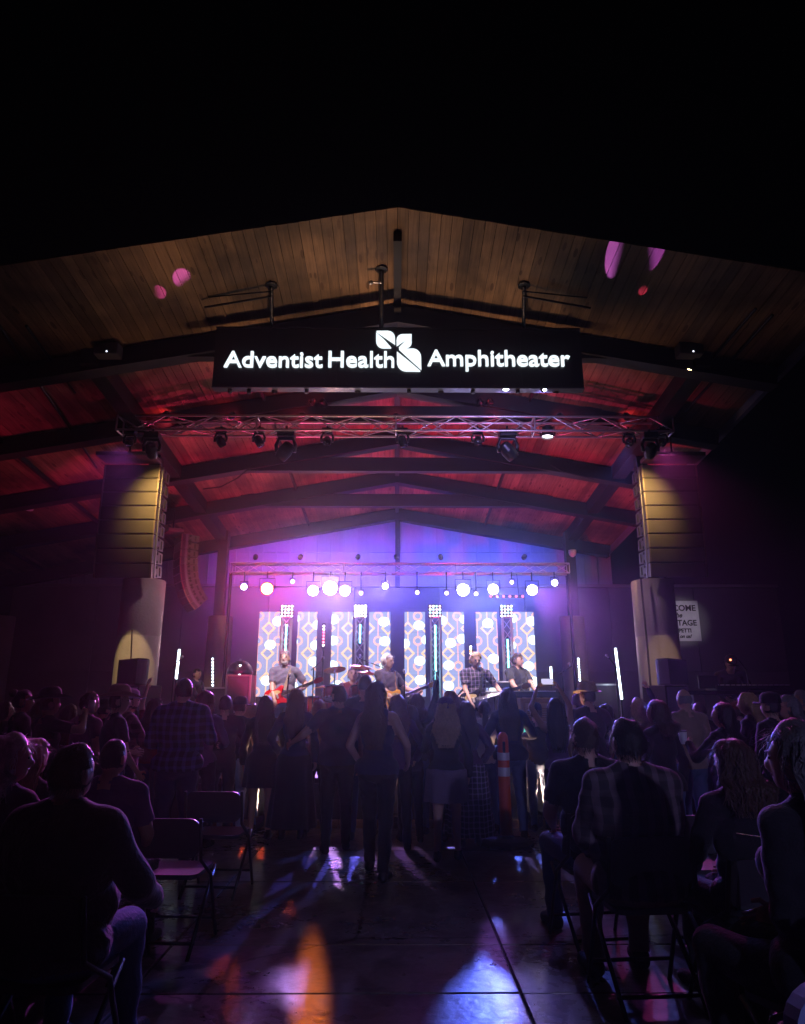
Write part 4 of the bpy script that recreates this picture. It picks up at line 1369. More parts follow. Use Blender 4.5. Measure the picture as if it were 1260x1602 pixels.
def keyboard(label, loc, rz, w, hz):
    t = thing('keyboard', label, 'keyboard', loc, rz)
    MB().bbox((0, 0, hz), (w, 0.34, 0.09), 0.012).build('body', BLKMETAL, t)
    n = int((w - 0.14) / 0.024)
    for i in range(n):
        x = -(w - 0.14) / 2 + i * 0.024 + 0.012
        beam('white_key', (x, 0.02, hz + 0.052), (x, 0.155, hz + 0.052), 0.021, 0.014, PLASTW, t)
        if i % 7 in (0, 1, 3, 4, 5):
            beam('black_key', (x + 0.012, -0.03, hz + 0.062), (x + 0.012, 0.075, hz + 0.062), 0.012, 0.016, BLACK, t)
    MB().bbox((0, -0.10, hz + 0.05), (w - 0.2, 0.12, 0.012), 0.003).build('control_panel', mat('panel_grey', (0.2, 0.2, 0.24), 0.4), t)
    for s in (-1, 1):
        bar('stand_leg', (s * w * 0.35, -0.2, 0.012), (s * w * 0.35 - s * 0.1, 0.15, hz - 0.05), 0.016, CHROME, t)
        bar('stand_leg', (s * w * 0.35, 0.2, 0.012), (s * w * 0.35 - s * 0.1, -0.15, hz - 0.05), 0.016, CHROME, t)
        bar('stand_foot', (s * w * 0.35, -0.25, 0.015), (s * w * 0.35, 0.25, 0.015), 0.014, RUBBER, t)
    return t


q = P(812, 1082, 11.45)
keyboard('long keyboard on a chrome stand in front of the player in the vest', (q.x, 11.45, SZ + 0.003), R(172), 1.30, q.z - SZ - 0.05)
q = P(772, 1072, 11.85)
keyboard('short keyboard behind the bass player\'s guitar neck', (q.x, 11.85, SZ + 0.003), R(185), 0.6, q.z - SZ)


def mic_stand(label, loc, h, boom=None, mic=True):
    t = thing('microphone_stand', label, 'microphone stand', loc)
    bar('pole', (0, 0, 0.03), (0, 0, h), 0.011, BLKMETAL, t)
    for k in range(3):
        a = k * 2.094 + 0.4
        bar('leg', (0, 0, 0.14), (0.24 * math.cos(a), 0.24 * math.sin(a), 0.012), 0.009, BLKMETAL, t)
    e = Vector((0, 0, h))
    if boom:
        e2 = e + Vector(boom)
        bar('boom', e - Vector(boom) * 0.3, e2, 0.008, BLKMETAL, t)
        e = e2
    if mic:
        bar('microphone', e, e + Vector((0.0, 0.12, 0.05)), 0.016, BLKMETAL, t)
        ball('mic_head', e + Vector((0.0, 0.135, 0.056)), (0.026, 0.026, 0.026), ALU, t)
    return t


q = P(633, 1055, 10.35)
mic_stand('microphone stand at the mouth of the singer with the yellow guitar', (q.x, 10.32, SZ), q.z - SZ, None)
q = P(491, 1045, 11.3)
mic_stand('boom microphone stand right of the red guitar player', (q.x, 11.3, SZ), q.z - SZ, (0.12, 0.1, 0.12))
q = P(452, 1058, 11.15)
mic_stand('microphone stand in front of the red guitar player', (q.x, 11.12, SZ), q.z - SZ - 0.03, None)
q = P(575, 1040, 13.0)
mic_stand('boom microphone stand over the drums', (q.x + 0.4, 12.9, SZ), q.z - SZ - 0.1, (-0.55, 0.2, 0.22))
q = P(880, 1052, 12.8)
mic_stand('boom microphone stand at the stage right rear, by the pier', (q.x, 12.8, SZ), q.z - SZ, (0.14, -0.1, 0.1))
q = P(983, 1040, 11.6)
mic_stand('tall microphone stand left of the right column', (q.x - 0.12, 11.9, SZ), q.z - SZ, (-0.1, 0, 0.12))
q = P(265, 1040, 11.9)
mic_stand('tall gooseneck microphone stand right of the left column', (q.x, 12.2, SZ), q.z - SZ, (0.08, 0, 0.1))


# drums
def drum(name, label, loc, r, h, M, m, headm):
    t = thing(name, label, 'drum', loc)
    sh_ = MB().lathe([(r, -h / 2), (r, h / 2)], 28).build('shell', m, t, True)
    sh_.matrix_local = M
    for s in (-1, 1):
        hd = MB().lathe([(0.003, s * h / 2 + s * 0.004), (r * 0.97, s * h / 2 + s * 0.002)], 28, cap=False).build('drum_head', headm, t)
        hd.matrix_local = M
        hp = MB().lathe([(r * 0.97, s * h / 2 - 0.02), (r * 1.03, s * h / 2 - 0.02), (r * 1.03, s * h / 2 + 0.012), (r * 0.97, s * h / 2 + 0.012)], 28, cap=False).build('hoop', CHROME, t)
        hp.matrix_local = M
    for k in range(8):
        a = k * math.pi / 4
        c0 = M @ Vector((r * 1.03 * math.cos(a), r * 1.03 * math.sin(a), -h / 2))
        c1 = M @ Vector((r * 1.03 * math.cos(a), r * 1.03 * math.sin(a), h / 2))
        bar('tension_rod', c0, c1, 0.006, CHROME, t)
    return t


DRUMM = mat('drum_wrap', (0.45, 0.10, 0.06), 0.25, var=0.2)
HEADM = mat('drum_skin', (0.7, 0.66, 0.6), 0.5)
DZ = SZ
RXY = Matrix.Rotation(R(90), 4, 'X')
q = P(540, 1100, 12.5)
bd = drum('bass_drum', 'round bass drum facing the crowd in the middle of the kit', (q.x, 12.6, DZ + 0.30), 0.28, 0.42, RXY, DRUMM, HEADM)
for s in (-1, 1):
    bar('spur', (s * 0.24, -0.12, -0.1), (s * 0.36, -0.2, -0.29), 0.01, CHROME, bd)


def with_stand(t, h, r):
    bar('stand', (0, 0, -h), (0, 0, -0.12), 0.014, CHROME, t)
    for k in range(3):
        a = k * 2.094
        bar('stand_leg', (0, 0, -h + 0.25), (r * math.cos(a), r * math.sin(a), -h + 0.012), 0.01, CHROME, t)


for (px, py, Yd, r_, h_, nm) in ((522, 1085, 12.55, 0.17, 0.2, 'left rack tom with a tan skin, tilted to the drummer'), (560, 1084, 12.6, 0.15, 0.18, 'small rack tom right of the bass drum'), (500, 1105, 12.9, 0.21, 0.34, 'floor tom at the left of the kit'), (575, 1098, 12.75, 0.18, 0.14, 'shallow snare drum at the right of the kit')):
    q = P(px, py, Yd)
    t = drum('tom_drum' if 'tom' in nm else 'snare_drum', nm, q, r_, h_, Matrix.Rotation(R(-18 if 'rack' in nm else 0), 4, 'X'), DRUMM, HEADM)
    with_stand(t, q.z - DZ, 0.25)
for (px, py, Yd, r_, tilt, nm) in ((566, 1043, 12.9, 0.22, 12, 'cymbal at the upper left of the drummer'), (524, 1047, 12.7, 0.20, -14, 'reddish cymbal on the left of the kit'), (577, 1052, 12.6, 0.21, 10, 'cymbal right of the drummer\'s head'), (505, 1075, 12.6, 0.17, 0, 'low hi-hat cymbal at the far left of the kit')):
    q = P(px, py, Yd)
    t = thing('cymbal', nm, 'cymbal', q, 0, 'cymbals of the drum kit')
    c = MB().lathe([(0.01, 0.03), (0.04, 0.022), (0.05, 0.012), (r_, -0.012), (r_, -0.016), (0.05, 0.006), (0.01, 0.02)], 28, cap=False).build('plate', BRASS, t, True)
    c.rotation_euler = (R(tilt), R(tilt * 0.6), 0)
    bar('stand', (0, 0, DZ - q.z + 0.3), (0, 0, 0.05), 0.012, CHROME, t)
    for k in range(3):
        a = k * 2.094
        bar('stand_leg', (0, 0, DZ - q.z + 0.35), (0.25 * math.cos(a), 0.25 * math.sin(a), DZ - q.z + 0.012), 0.01, CHROME, t)
st = thing('drum_stool', 'round black stool under the drummer', 'stool', (P(553, 1060, 13.4).x, 13.4, DZ))
MB().lathe([(0.15, 0.46), (0.17, 0.48), (0.17, 0.53), (0.15, 0.55)], 20).build('seat', C_BLACK, st, True)
bar('post', (0, 0, 0.1), (0, 0, 0.47), 0.02, CHROME, st)
for k in range(3):
    a = k * 2.094
    bar('leg', (0, 0, 0.25), (0.26 * math.cos(a), 0.26 * math.sin(a), 0.012), 0.012, CHROME, st)

# mixing desk at the far right of the stage
q = P(1170, 1084, 10.9)
dk = thing('mixing_desk', 'long mixing desk with blue-lit edge at the far right of the stage', 'mixing desk', (P(1165, 1084, 10.9).x, 11.0, SZ + 0.003))
hz = q.z - SZ
MB().bbox((0, 0, hz), (1.9, 0.6, 0.06), 0.01).build('table_top', BLKMETAL, dk)
MB().bbox((0.15, 0.05, hz + 0.07), (1.2, 0.42, 0.08), 0.015).build('console', CASE, dk)
MB().bbox((-0.55, -0.1, hz + 0.16), (0.3, 0.03, 0.2), 0.006).build('screen_back', BLACK, dk)
for k in range(14):
    MB().box((-0.38 + k * 0.085, -0.02, hz + 0.116), (0.02, 0.1, 0.012)).build('fader', PLASTW, dk)
for sx in (-1, 1):
    for sy in (-1, 1):
        bar('leg', (sx * 0.88, sy * 0.25, 0.0), (sx * 0.88, sy * 0.25, hz - 0.03), 0.022, ALU, dk)
lp = spot(dk, (-0.15, -0.05, hz + 0.5), (-0.35, 0.35, hz + 0.42), (1.0, 0.12, 0.05), 3.0, 70, 0.5, 0.02)
dsl = MB().tube([(0.1, -0.05, hz + 0.05), (0.1, -0.05, hz + 0.35), (0.0, -0.05, hz + 0.5), (-0.12, -0.05, hz + 0.5)], 0.008, 6).build('gooseneck', BLKMETAL, dk)
ball('gooseneck_bulb', (-0.13, -0.05, hz + 0.5), (0.018, 0.015, 0.015), emit('bulb_desk', (1, 0.2, 0.08), 6), dk)

# orange delineator post
q = G(793, 1322)
dp = thing('delineator_post', 'orange plastic post with two white reflective bands standing among the crowd', 'post', (q.x, q.y, 0))
hp = P(790, 1145, q.y).z
MB().lathe([(0.30, 0.0), (0.30, 0.03), (0.24, 0.06), (0.10, 0.075), (0.075, 0.1)], 8).build('base', RUBBER, dp)
MB().lathe([(0.068, 0.08), (0.066, 0.5), (0.062, hp - 0.10), (0.055, hp - 0.04), (0.03, hp - 0.005), (0.005, hp)], 20).build('post', ORANGE, dp, True)
for y0, y1 in ((1177, 1189), (1200, 1214)):
    z1, z0 = P(790, y0, q.y).z, P(790, y1, q.y).z
    MB().lathe([(0.0675, z0), (0.0675, z1)], 20, cap=False).build('reflective_band', REFLECT, dp, True)
MB().bbox((0, -0.065, hp - 0.16), (0.03, 0.02, 0.12), 0.008).build('handle_slot', RUBBER, dp)


# ------------------------------------------------------------------ people
def caps_mesh(b, p0, p1, r0, r1, n=10):
    p0, p1 = Vector(p0), Vector(p1)
    d = (p1 - p0)
    if d.length < 1e-6:
        d = Vector((0, 0, 1e-3))
    u = d.normalized()
    pts, rs = [], []
    for a in (80, 50, 22):
        pts.append(p0 - u * r0 * math.sin(R(a)))
        rs.append(r0 * math.cos(R(a)))
    pts += [p0, p0.lerp(p1, 0.5), p1]
    rs += [r0, (r0 + r1) / 2, r1]
    for a in (22, 50, 80):
        pts.append(p1 + u * r1 * math.sin(R(a)))
        rs.append(r1 * math.cos(R(a)))
    b.tube(pts, rs, n)


def voxel_mesh(b, vox, smooth=4):
    me = b.mesh('raw', None)
    ob = bpy.data.objects.new('raw', me)
    COL.objects.link(ob)
    md = ob.modifiers.new('r', 'REMESH')
    md.mode = 'VOXEL'
    md.voxel_size = vox
    sm = ob.modifiers.new('s', 'SMOOTH')
    sm.factor = 0.5
    sm.iterations = smooth
    dg = bpy.context.evaluated_depsgraph_get()
    out = bpy.data.meshes.new_from_object(ob.evaluated_get(dg))
    bpy.data.objects.remove(ob)
    bpy.data.meshes.remove(me)
    n = len(out.vertices)
    v = np.empty(n * 3)
    out.vertices.foreach_get('co', v)
    nr = np.empty(n * 3)
    out.vertices.foreach_get('normal', nr)
    f = np.empty(len(out.loops), dtype=np.int64)
    out.loops.foreach_get('vertex_index', f)
    v, nr = v.reshape(-1, 3), nr.reshape(-1, 3)
    tot = np.empty(len(out.polygons), dtype=np.int64)
    out.polygons.foreach_get('loop_total', tot)
    if (tot == 4).all():
        f = f.reshape(-1, 4)
    else:
        f = np.array([list(p.vertices) + [p.vertices[-1]] * (4 - len(p.vertices)) for p in out.polygons])
    bpy.data.meshes.remove(out)
    return v, nr, f


def np_mesh(name, v, f, m, smooth=True):
    me = bpy.data.meshes.new(name)
    me.from_pydata([tuple(q) for q in v.tolist()], [], [tuple(dict.fromkeys(q)) for q in f.tolist()])
    if smooth:
        me.shade_smooth()
    me.materials.append(m)
    return me


def wrinkle(v, seed):
    x, y, z = v[:, 0], v[:, 1], v[:, 2]
    w1 = np.sin(31 * z + 9 * x + seed + 2 * np.sin(7 * x + seed)) * np.sin(17 * x - 11 * y + 2.1 * seed)
    w2 = np.sin(46 * z - 21 * y + 23 * x + seed * 3 + 2.5 * np.sin(9 * z + 6 * x))
    return w1 * 0.9 + 0.7 * w2


def person(label, loc, rz, H=1.7, fem=False, fat=1.0, sit=False, armL=None, armR=None, head=(0, 0), lean=0.0, twist=0.0,
           top=('tshirt', None), bottom=('trousers', None), hair=('short', None), hat=None, shoe=None, skin=None, vox=0.019,
           curlL=0.5, curlR=0.5, step=0.0, group=None, beard=None, vest=None, knees=None, palmL=None, palmR=None, hunch=0.0, elbow=1.0):
    U = 1.36 if sit else 1.75
    s = H / U
    seed = random.uniform(0, 20)
    skin = skin or SKIN
    sx = 0.165 if fem else 0.19
    f = fat
    hipz = 0.53 if sit else 0.93
    up = hipz - 0.93
    piv = Vector((0, 0, hipz))
    RU = Matrix.Translation(piv) @ Matrix.Rotation(R(twist), 4, 'Z') @ Matrix.Rotation(-R(lean), 4, 'X') @ Matrix.Translation(-piv)
    u_ = lambda x, y, z: RU @ Vector((x, y, z + up))
    hp = u_(0, 0.0 + 0.05 * hunch, 1.53)
    RH = Matrix.Translation(hp) @ Matrix.Rotation(R(head[0] + twist), 4, 'Z') @ Matrix.Rotation(R(head[1]) - R(lean) * 0.3, 4, 'X')
    h_ = lambda x, y, z: RH @ Vector((x, y, z - 1.53))
    prim = []      # (bone, kind, data)
    cap = lambda bone, a, b, r0, r1: prim.append((bone, 'c', (Vector(a), Vector(b), r0, r1)))
    ell = lambda bone, c, r, M: prim.append((bone, 'e', (Vector(c), r, M)))
    R3, RH3 = RU.to_3x3(), RH.to_3x3()
    # torso
    if fem:
        ell('torso', u_(0, 0, 1.28), (.138 * f, .098 * f, .19), R3)
        ell('torso', u_(0, 0.01, 1.10), (.118 * f, .09 * f, .15), R3)
        ell('torso', u_(-.07, .075, 1.27), (.062 * f, .06 * f, .065), R3)
        ell('torso', u_(.07, .075, 1.27), (.062 * f, .06 * f, .065), R3)
        ell('pelvis', Vector((0, -.015, hipz + .02)), (.172 * f, .125 * f, .135), Matrix.Identity(3))
    else:
        ell('torso', u_(0, 0, 1.28), (.162 * f, .112 * f, .20), R3)
        ell('torso', u_(0, 0.015 + 0.12 * max(0, f - 1), 1.10), (.145 * f, .108 * f, .16), R3)
        ell('pelvis', Vector((0, -.01, hipz + .02)), (.158 * f, .118 * f, .13), Matrix.Identity(3))
    fs = 0.5 + 0.5 * f
    cap('torso', u_(-sx + .03, -.005, 1.415), u_(sx - .03, -.005, 1.415), .062 * fs, .062 * fs)
    for q in (-1, 1):
        cap('torso', u_(q * .02, -.015, 1.475), u_(q * (sx - .06), -.012, 1.43), .048 * fs, .05 * fs)
    cap('neck', u_(0, -.012, 1.45), h_(0, .0, 1.56), .058 if not fem else .047, .053 if not fem else .045)
    # head
    ell('head', h_(0, .008, 1.635), (.078, .098, .115), RH3)
    ell('head', h_(0, .04, 1.572), (.058, .062, .052), RH3)
    ell('head', h_(0, .072, 1.552), (.026, .026, .022), RH3)
    ell('head', h_(0, .108, 1.615), (.015, .024, .028), RH3)
    ell('head', h_(0, .088, 1.662), (.055, .02, .014), RH3)
    for q in (-1, 1):
        ell('head', h_(q * .08, -.005, 1.62), (.012, .024, .034), RH3)
    # legs
    for q, nm in ((-1, 'L'), (1, 'R')):
        hip = Vector((q * .09, -.01, hipz - .02))
        if sit:
            kx = q * (0.14 if not fem else 0.10)
            kn = Vector((kx, .42, .52))
            an = Vector((kx * 1.05, .40 + (0.05 if q > 0 else -.04), .085))
            if knees:
                kn = Vector(knees[0 if q < 0 else 1][0])
                an = Vector(knees[0 if q < 0 else 1][1])
        else:
            yy = step * q
            kn = Vector((q * .105, .02 + yy * 0.55, .50))
            an = Vector((q * .115, -.02 + yy, .085))
            if knees:
                kn = Vector(knees[0 if q < 0 else 1][0])
                an = Vector(knees[0 if q < 0 else 1][1])
        fl = 0.55 + 0.45 * f
        cap('thigh' + nm, hip, kn, (.088 if not fem else .09) * fl, .058 * fl)
        cap('shin' + nm, kn, an, .056 * fl, .040)
        cap('shin' + nm, kn.lerp(an, .18) + Vector((0, -.015, 0)), kn.lerp(an, .5) + Vector((0, -.012, 0)), .050 * fl, .044 * fl)
        cap('foot' + nm, an + Vector((0, -.025, -.045)), an + Vector((q * .02, .15, -.055)), .042, .032)
    # arms
    hands = []
    for q, nm, tgt, curl, palm in ((-1, 'L', armL, curlL, palmL), (1, 'R', armR, curlR, palmR)):
        S = u_(q * sx, -.005, 1.415)
        if tgt is None:
            tgt = (q * (.25 + .06 * (f - 1)), .06, .90) if not sit else (q * .15, .30, .64)
        W = Vector(tgt)
        l1, l2 = .285, .255
        d = W - S
        if d.length > .985 * (l1 + l2):
            d = d.normalized() * .985 * (l1 + l2)
            W = S + d
        a = (l1 * l1 - l2 * l2 + d.length_squared) / (2 * d.length)
        hh = math.sqrt(max(1e-6, l1 * l1 - a * a))
        hint = Vector((q * .6 * elbow, -.45, -.6))
        hint = (hint - d.normalized() * hint.dot(d.normalized())).normalized()
        E = S + d.normalized() * a + hint * hh
        ar = (0.5 + 0.5 * f) * (0.86 if fem else 1.0)
        cap('uarm' + nm, S, E, .056 * ar, .044 * ar)
        cap('farm' + nm, E, W, .044 * ar, .029)
        hd = (W - E).normalized()
        n = Vector(palm) if palm else Vector((-q, 0.2, 0))
        n = (n - hd * n.dot(hd)).normalized()
        sd = hd.cross(n)
        M = Matrix((sd, n, hd)).transposed()
        ell('hand' + nm, W + hd * .05, (.042, .018, .056), M)
        hands.append((W, hd, n, sd, q, curl))
    b = MB()
    for bone, k, dt in prim:
        if k == 'c':
            caps_mesh(b, *dt)
        else:
            b.ell(dt[0], dt[1], 14, 9, dt[2])
    v, nr, fc = voxel_mesh(b, vox / s)
    # which bone each vertex belongs to
    D = np.empty((len(prim), len(v)))
    for i, (bone, k, dt) in enumerate(prim):
        if k == 'c':
            p0, p1 = np.array(dt[0]), np.array(dt[1])
            dd = p1 - p0
            t = np.clip(((v - p0) @ dd) / max(1e-9, dd @ dd), 0, 1)
            D[i] = np.linalg.norm(v - p0 - t[:, None] * dd, axis=1) - (dt[2] + (dt[3] - dt[2]) * t)
        else:
            q = (v - np.array(dt[0])) @ np.array(dt[2])
            rr = np.array(dt[1])
            k0 = np.linalg.norm(q / rr, axis=1)
            k1 = np.linalg.norm(q / (rr * rr), axis=1)
            D[i] = k0 * (k0 - 1) / np.maximum(k1, 1e-6)
    bones = np.array([p[0] for p in prim])[D.argmin(0)]
    isb = lambda *n: np.isin(bones, n)

    def along(nm):
        for p in prim:
            if p[0] == nm:
                p0, p1 = np.array(p[2][0]), np.array(p[2][1])
                dd = p1 - p0
                return ((v - p0) @ dd) / (dd @ dd)

    root = thing('person', label, 'person', loc, rz, group)
    wr = wrinkle(v, seed)

    def shell(name, mask, push, m, parent=root):
        fm = mask[fc].all(1)
        ff = fc[fm]
        if len(ff) == 0:
            return None
        ids = np.unique(ff)
        mp = np.full(len(v), -1)
        mp[ids] = np.arange(len(ids))
        pv_ = (v + nr * push[:, None])[ids] * s
        return link(name, np_mesh(name, pv_, mp[ff], m), parent)

    # body + fingers as one mesh
    fb = MB()
    for (W, hd, n, sd, q, curl) in hands:
        for k, (off, ln) in enumerate(((-.030, .060), (-.010, .072), (.010, .068), (.028, .054))):
            p0 = W + hd * .085 + sd * off
            c1 = Matrix.Rotation(curl * 0.8, 3, sd) @ hd if True else hd
            if c1.dot(n) < 0:
                c1 = Matrix.Rotation(-curl * 0.8, 3, sd) @ hd
                c2 = Matrix.Rotation(-curl * 2.0, 3, sd) @ hd
            else:
                c2 = Matrix.Rotation(curl * 2.0, 3, sd) @ hd
            p1 = p0 + c1 * ln * .55
            fb.tube([p0 - hd * .015, p0, p1, p1 + c2 * ln * .5], [.0095, .0095, .0085, .006], 6)
        ts = sd * (-q if False else (1 if sd.dot(Vector((0, 1, 0))) > 0 else -1))
        p0 = W + hd * .025 + ts * .034
        fb.tube([p0 - ts * .01, p0 + ts * .022 + hd * .022 + n * .008, p0 + ts * .026 + hd * .052 + n * (.01 + .02 * curl)], [.012, .0105, .0075], 6)
    bv = np.concatenate([v, np.array(fb.v)]) * s
    quads = fc.tolist() + [[i + len(v) for i in q] for q in fb.f]
    me = bpy.data.meshes.new('body')
    me.from_pydata([tuple(q) for q in bv.tolist()], [], [tuple(dict.fromkeys(q)) for q in quads])
    me.shade_smooth()
    me.materials.append(skin)
    link('body', me, root)

    zl = v[:, 2] - up
    kt, mt = top
    mt = mt or C_BLACK
    kb, mbm = bottom
    mbm = mbm or C_DENIM
    neckcut = ~isb('neck', 'head')
    tors = isb('torso') | (isb('pelvis') & (zl > 0.90)) if kt != 'crop' else isb('torso') & (zl > 1.0)
    loose = np.where(zl < 1.2, 0.012 * np.clip((1.2 - zl) / 0.25, 0, 1), 0)
    if kt in ('tshirt', 'long', 'tank', 'polo', 'dress'):
        mask = tors & neckcut
        if kt == 'tshirt' or kt == 'polo':
            for n_ in 'LR':
                mask |= isb('uarm' + n_) & (along('uarm' + n_) < 0.72)
        elif kt == 'long':
            mask |= isb('uarmL', 'uarmR', 'farmL', 'farmR')
        elif kt in ('tank', 'dress'):
            mask &= ~((np.abs(v @ np.array(R3.col[0])) > sx - 0.045) & (zl > 1.36))
        shell('shirt' if kt != 'dress' else 'bodice', mask, (0.008 if kt in ('tank', 'dress') else 0.016) + loose + 0.0045 * wr, mt)
    if vest:
        mask = isb('torso') & neckcut & ~((np.abs(v @ np.array(R3.col[0])) > sx - 0.05) & (zl > 1.34)) & ~((np.abs(v @ np.array(R3.col[0])) < 0.05) & (v @ np.array(R3.col[1]) > 0.04))
        shell('vest', mask, 0.026 + loose + 0.004 * wr, vest)
    if kb in ('trousers', 'shorts'):
        mask = isb('pelvis') & (zl < 1.02)
        if kb == 'trousers':
            mask |= isb('thighL', 'thighR', 'shinL', 'shinR')
        else:
            for n_ in 'LR':
                mask |= isb('thigh' + n_) & (along('thigh' + n_) < 0.72)
        flare = 0.010 + 0.006 * np.clip((0.5 - v[:, 2]) / 0.4, 0, 1)
        shell('trousers' if kb == 'trousers' else 'shorts', mask, flare + 0.0045 * wr, mbm)
    elif kb in ('skirt', 'long_skirt', 'short_dress') and not sit:
        hem = {'skirt': 0.48, 'long_skirt': 0.14, 'short_dress': 0.62}[kb]
        sk = MB()
        zz = np.linspace(1.06, hem, 10)

        def md(q, a, i):
            t = i / 9
            p = 1 + 0.07 * t * math.sin(9 * a + seed) + 0.04 * t * math.sin(5 * a + 2 * seed)
            return Vector((q.x * p, q.y * p * 0.80 - 0.005, q.z))
        fl_ = {'skirt': .25, 'long_skirt': .30, 'short_dress': .225}[kb]
        prof = [((.135 * f if z > 1.0 else (.165 + (.04)) * f) if i < 2 else (.2 + (fl_ - .2) * ((1.06 - z) / (1.06 - hem))) * f, z) for i, z in enumerate(zz)]
        sk.lathe([(r * s, z * s) for r, z in prof], 36, cap=False, mod=lambda q, a, i: md(q, a, i)).build('skirt', mbm, root, True)
    sm_ = shoe or C_BLACK
    for n_ in 'LR':
        mk = isb('foot' + n_) | (isb('shin' + n_) & (along('shin' + n_) > 0.93))
        shell('shoe', mk, np.full(len(v), 0.008), sm_)
    # head-local coordinates
    hl = (np.array(v) - np.array(h_(0, 0, 1.635))) @ np.array(RH3)
    kh, mh = hair
    mh = mh or H_BROWN
    hm = isb('head')
    yy, zz = hl[:, 1], hl[:, 2]
    ear = np.abs(hl[:, 0]) > 0.083
    top_ = (zz > 0.055) & (yy < 0.085)
    backm = (yy < 0.028 - 0.25 * np.clip(zz, -1, 0) * 0) & (zz > -0.072)
    fmask = hm & (top_ | backm) & ~(ear & (zz < 0.03))
    if kh == 'bald':
        fmask = hm & (yy < 0.0) & (zz > -0.06) & (zz < 0.045) & ~ear
    clump = np.sin(60 * hl[:, 0] + seed) * np.sin(50 * yy + 40 * zz) + 0.5 * np.sin(120 * hl[:, 0] - 90 * zz + seed)
    vol = {'short': .014, 'buzz': .005, 'bald': .005, 'long': .022, 'wavy': .028, 'bob': .024, 'bun': .018, 'pony': .015, 'full': .024}[kh]
    hpart = None
    if kh in ('long', 'wavy', 'bob', 'pony', 'bun'):
        L_ = {'long': .42, 'wavy': .34, 'bob': .17, 'pony': .40, 'bun': .0}[kh]
        wid = {'long': .105, 'wavy': .125, 'bob': .118, 'pony': .035, 'bun': .03}[kh]
        lb = MB()
        if kh == 'bun':
            lb.ell(h_(0, -.10, 1.72) * s, (.05 * s, .05 * s, .045 * s), 12, 8)
        else:
            rings = 12
            n = 30
            o0 = len(lb.v)
            base = h_(0, 0, 1.635)
            for i in range(rings):
                t = i / (rings - 1)
                if kh == 'pony':
                    c = h_(0, -.105, 1.68).lerp(u_(0.0, -.14, 1.25), t)
                    rx, ry = wid * (0.6 + 1.1 * t - 1.3 * t ** 3 + .05), wid * (0.6 + .6 * t - .9 * t ** 3 + .05)
                else:
                    zt = 0.125 - t * (0.125 + 0.10 + L_)
                    if zt > -0.06:
                        k = math.sqrt(max(0.02, 1 - (max(zt, 0) / 0.14) ** 2))
                        rx, ry = (.098 * k + (wid - .098) * t), .105 * k
                        c = h_(0, -.018, 1.635 + zt)
                    else:
                        q_ = (-0.06 - zt) / max(0.01, L_ + 0.04)
                        rx = wid * (1.0 + .12 * math.sin(q_ * 3.0)) * (1 - .45 * q_ ** 3)
                        ry = .085 * (1 - q_) + .045 * q_
                        p_a = h_(0, -.045, 1.575)
                        p_b = u_(0, -.105 - .03 * (f - 1), 1.575 - L_)
                        c = p_a.lerp(p_b, q_)
                        if q_ > 0.25:
                            c.y = min(c.y, u_(0, -.10 * f, 1.575 - q_ * L_).y - .01)
                for j in range(n):
                    a = 2 * math.pi * j / n
                    w_ = 1 + (.05 + .07 * t) * math.sin(7 * a + seed + 3 * t) + .045 * math.sin(15 * a + 9 * t + seed) + (.06 * math.sin(16 * t + 3 * a) if kh == 'wavy' else 0)
                    off = Vector((rx * w_ * math.cos(a), ry * w_ * math.sin(a), 0))
                    if kh != 'pony' and off.y > 0.0:
                        k_ = min(1.0, max(0.0, (0.125 - zt) / 0.06))
                        off.y = off.y * (0.9 - 0.68 * k_)
                    lb.v.append(tuple((c + (RH3 @ off if t < .5 else R3 @ off)) * s))
            for i in range(rings - 1):
                for j in range(n):
                    a, b2 = o0 + i * n + j, o0 + i * n + (j + 1) % n
                    lb.f.append((a, a + n, b2 + n, b2))
            lb.f.append(tuple(o0 + j for j in range(n)))
            lb.f.append(tuple(o0 + (rings - 1) * n + j for j in reversed(range(n))))
            if kh != 'bun':
                for _ in range(420 if vox < 0.0165 else 130):
                    j = int(rng.integers(0, n))
                    i0 = int(rng.integers(1, rings - 4))
                    c_ = np.array(lb.v[o0 + i0 * n:o0 + (i0 + 1) * n]).mean(0)
                    pr_ = None
                    jj = j
                    k_ = 1 + rng.uniform(.02, .13)
                    seq = []
                    for i in range(i0, min(rings, i0 + 6)):
                        q0 = np.array(lb.v[o0 + i * n + jj % n])
                        cc = np.array(lb.v[o0 + i * n:o0 + (i + 1) * n]).mean(0)
                        seq.append(cc + (q0 - cc) * k_ + rng.normal(0, .003, 3))
                        jj += int(rng.integers(-1, 2))
                    seq[-1] = seq[-1] + np.array([rng.normal(0, .012), rng.normal(0, .01), -.03]) * s
                    w2 = np.array([.0017 * s, 0, 0])
                    vs_ = [q_ + w2 * sg for q_ in seq for sg in (-1, 1)]
                    lb.add(vs_, [(2 * i, 2 * i + 1, 2 * i + 3, 2 * i + 2) for i in range(len(seq) - 1)])
        hpart = lb
    tap = np.clip((0.09 - yy) / 0.05, 0.12, 1) * np.clip((zz + 0.085) / 0.04, 0.2, 1)
    hs = MB()
    hid = np.nonzero(fmask)[0]
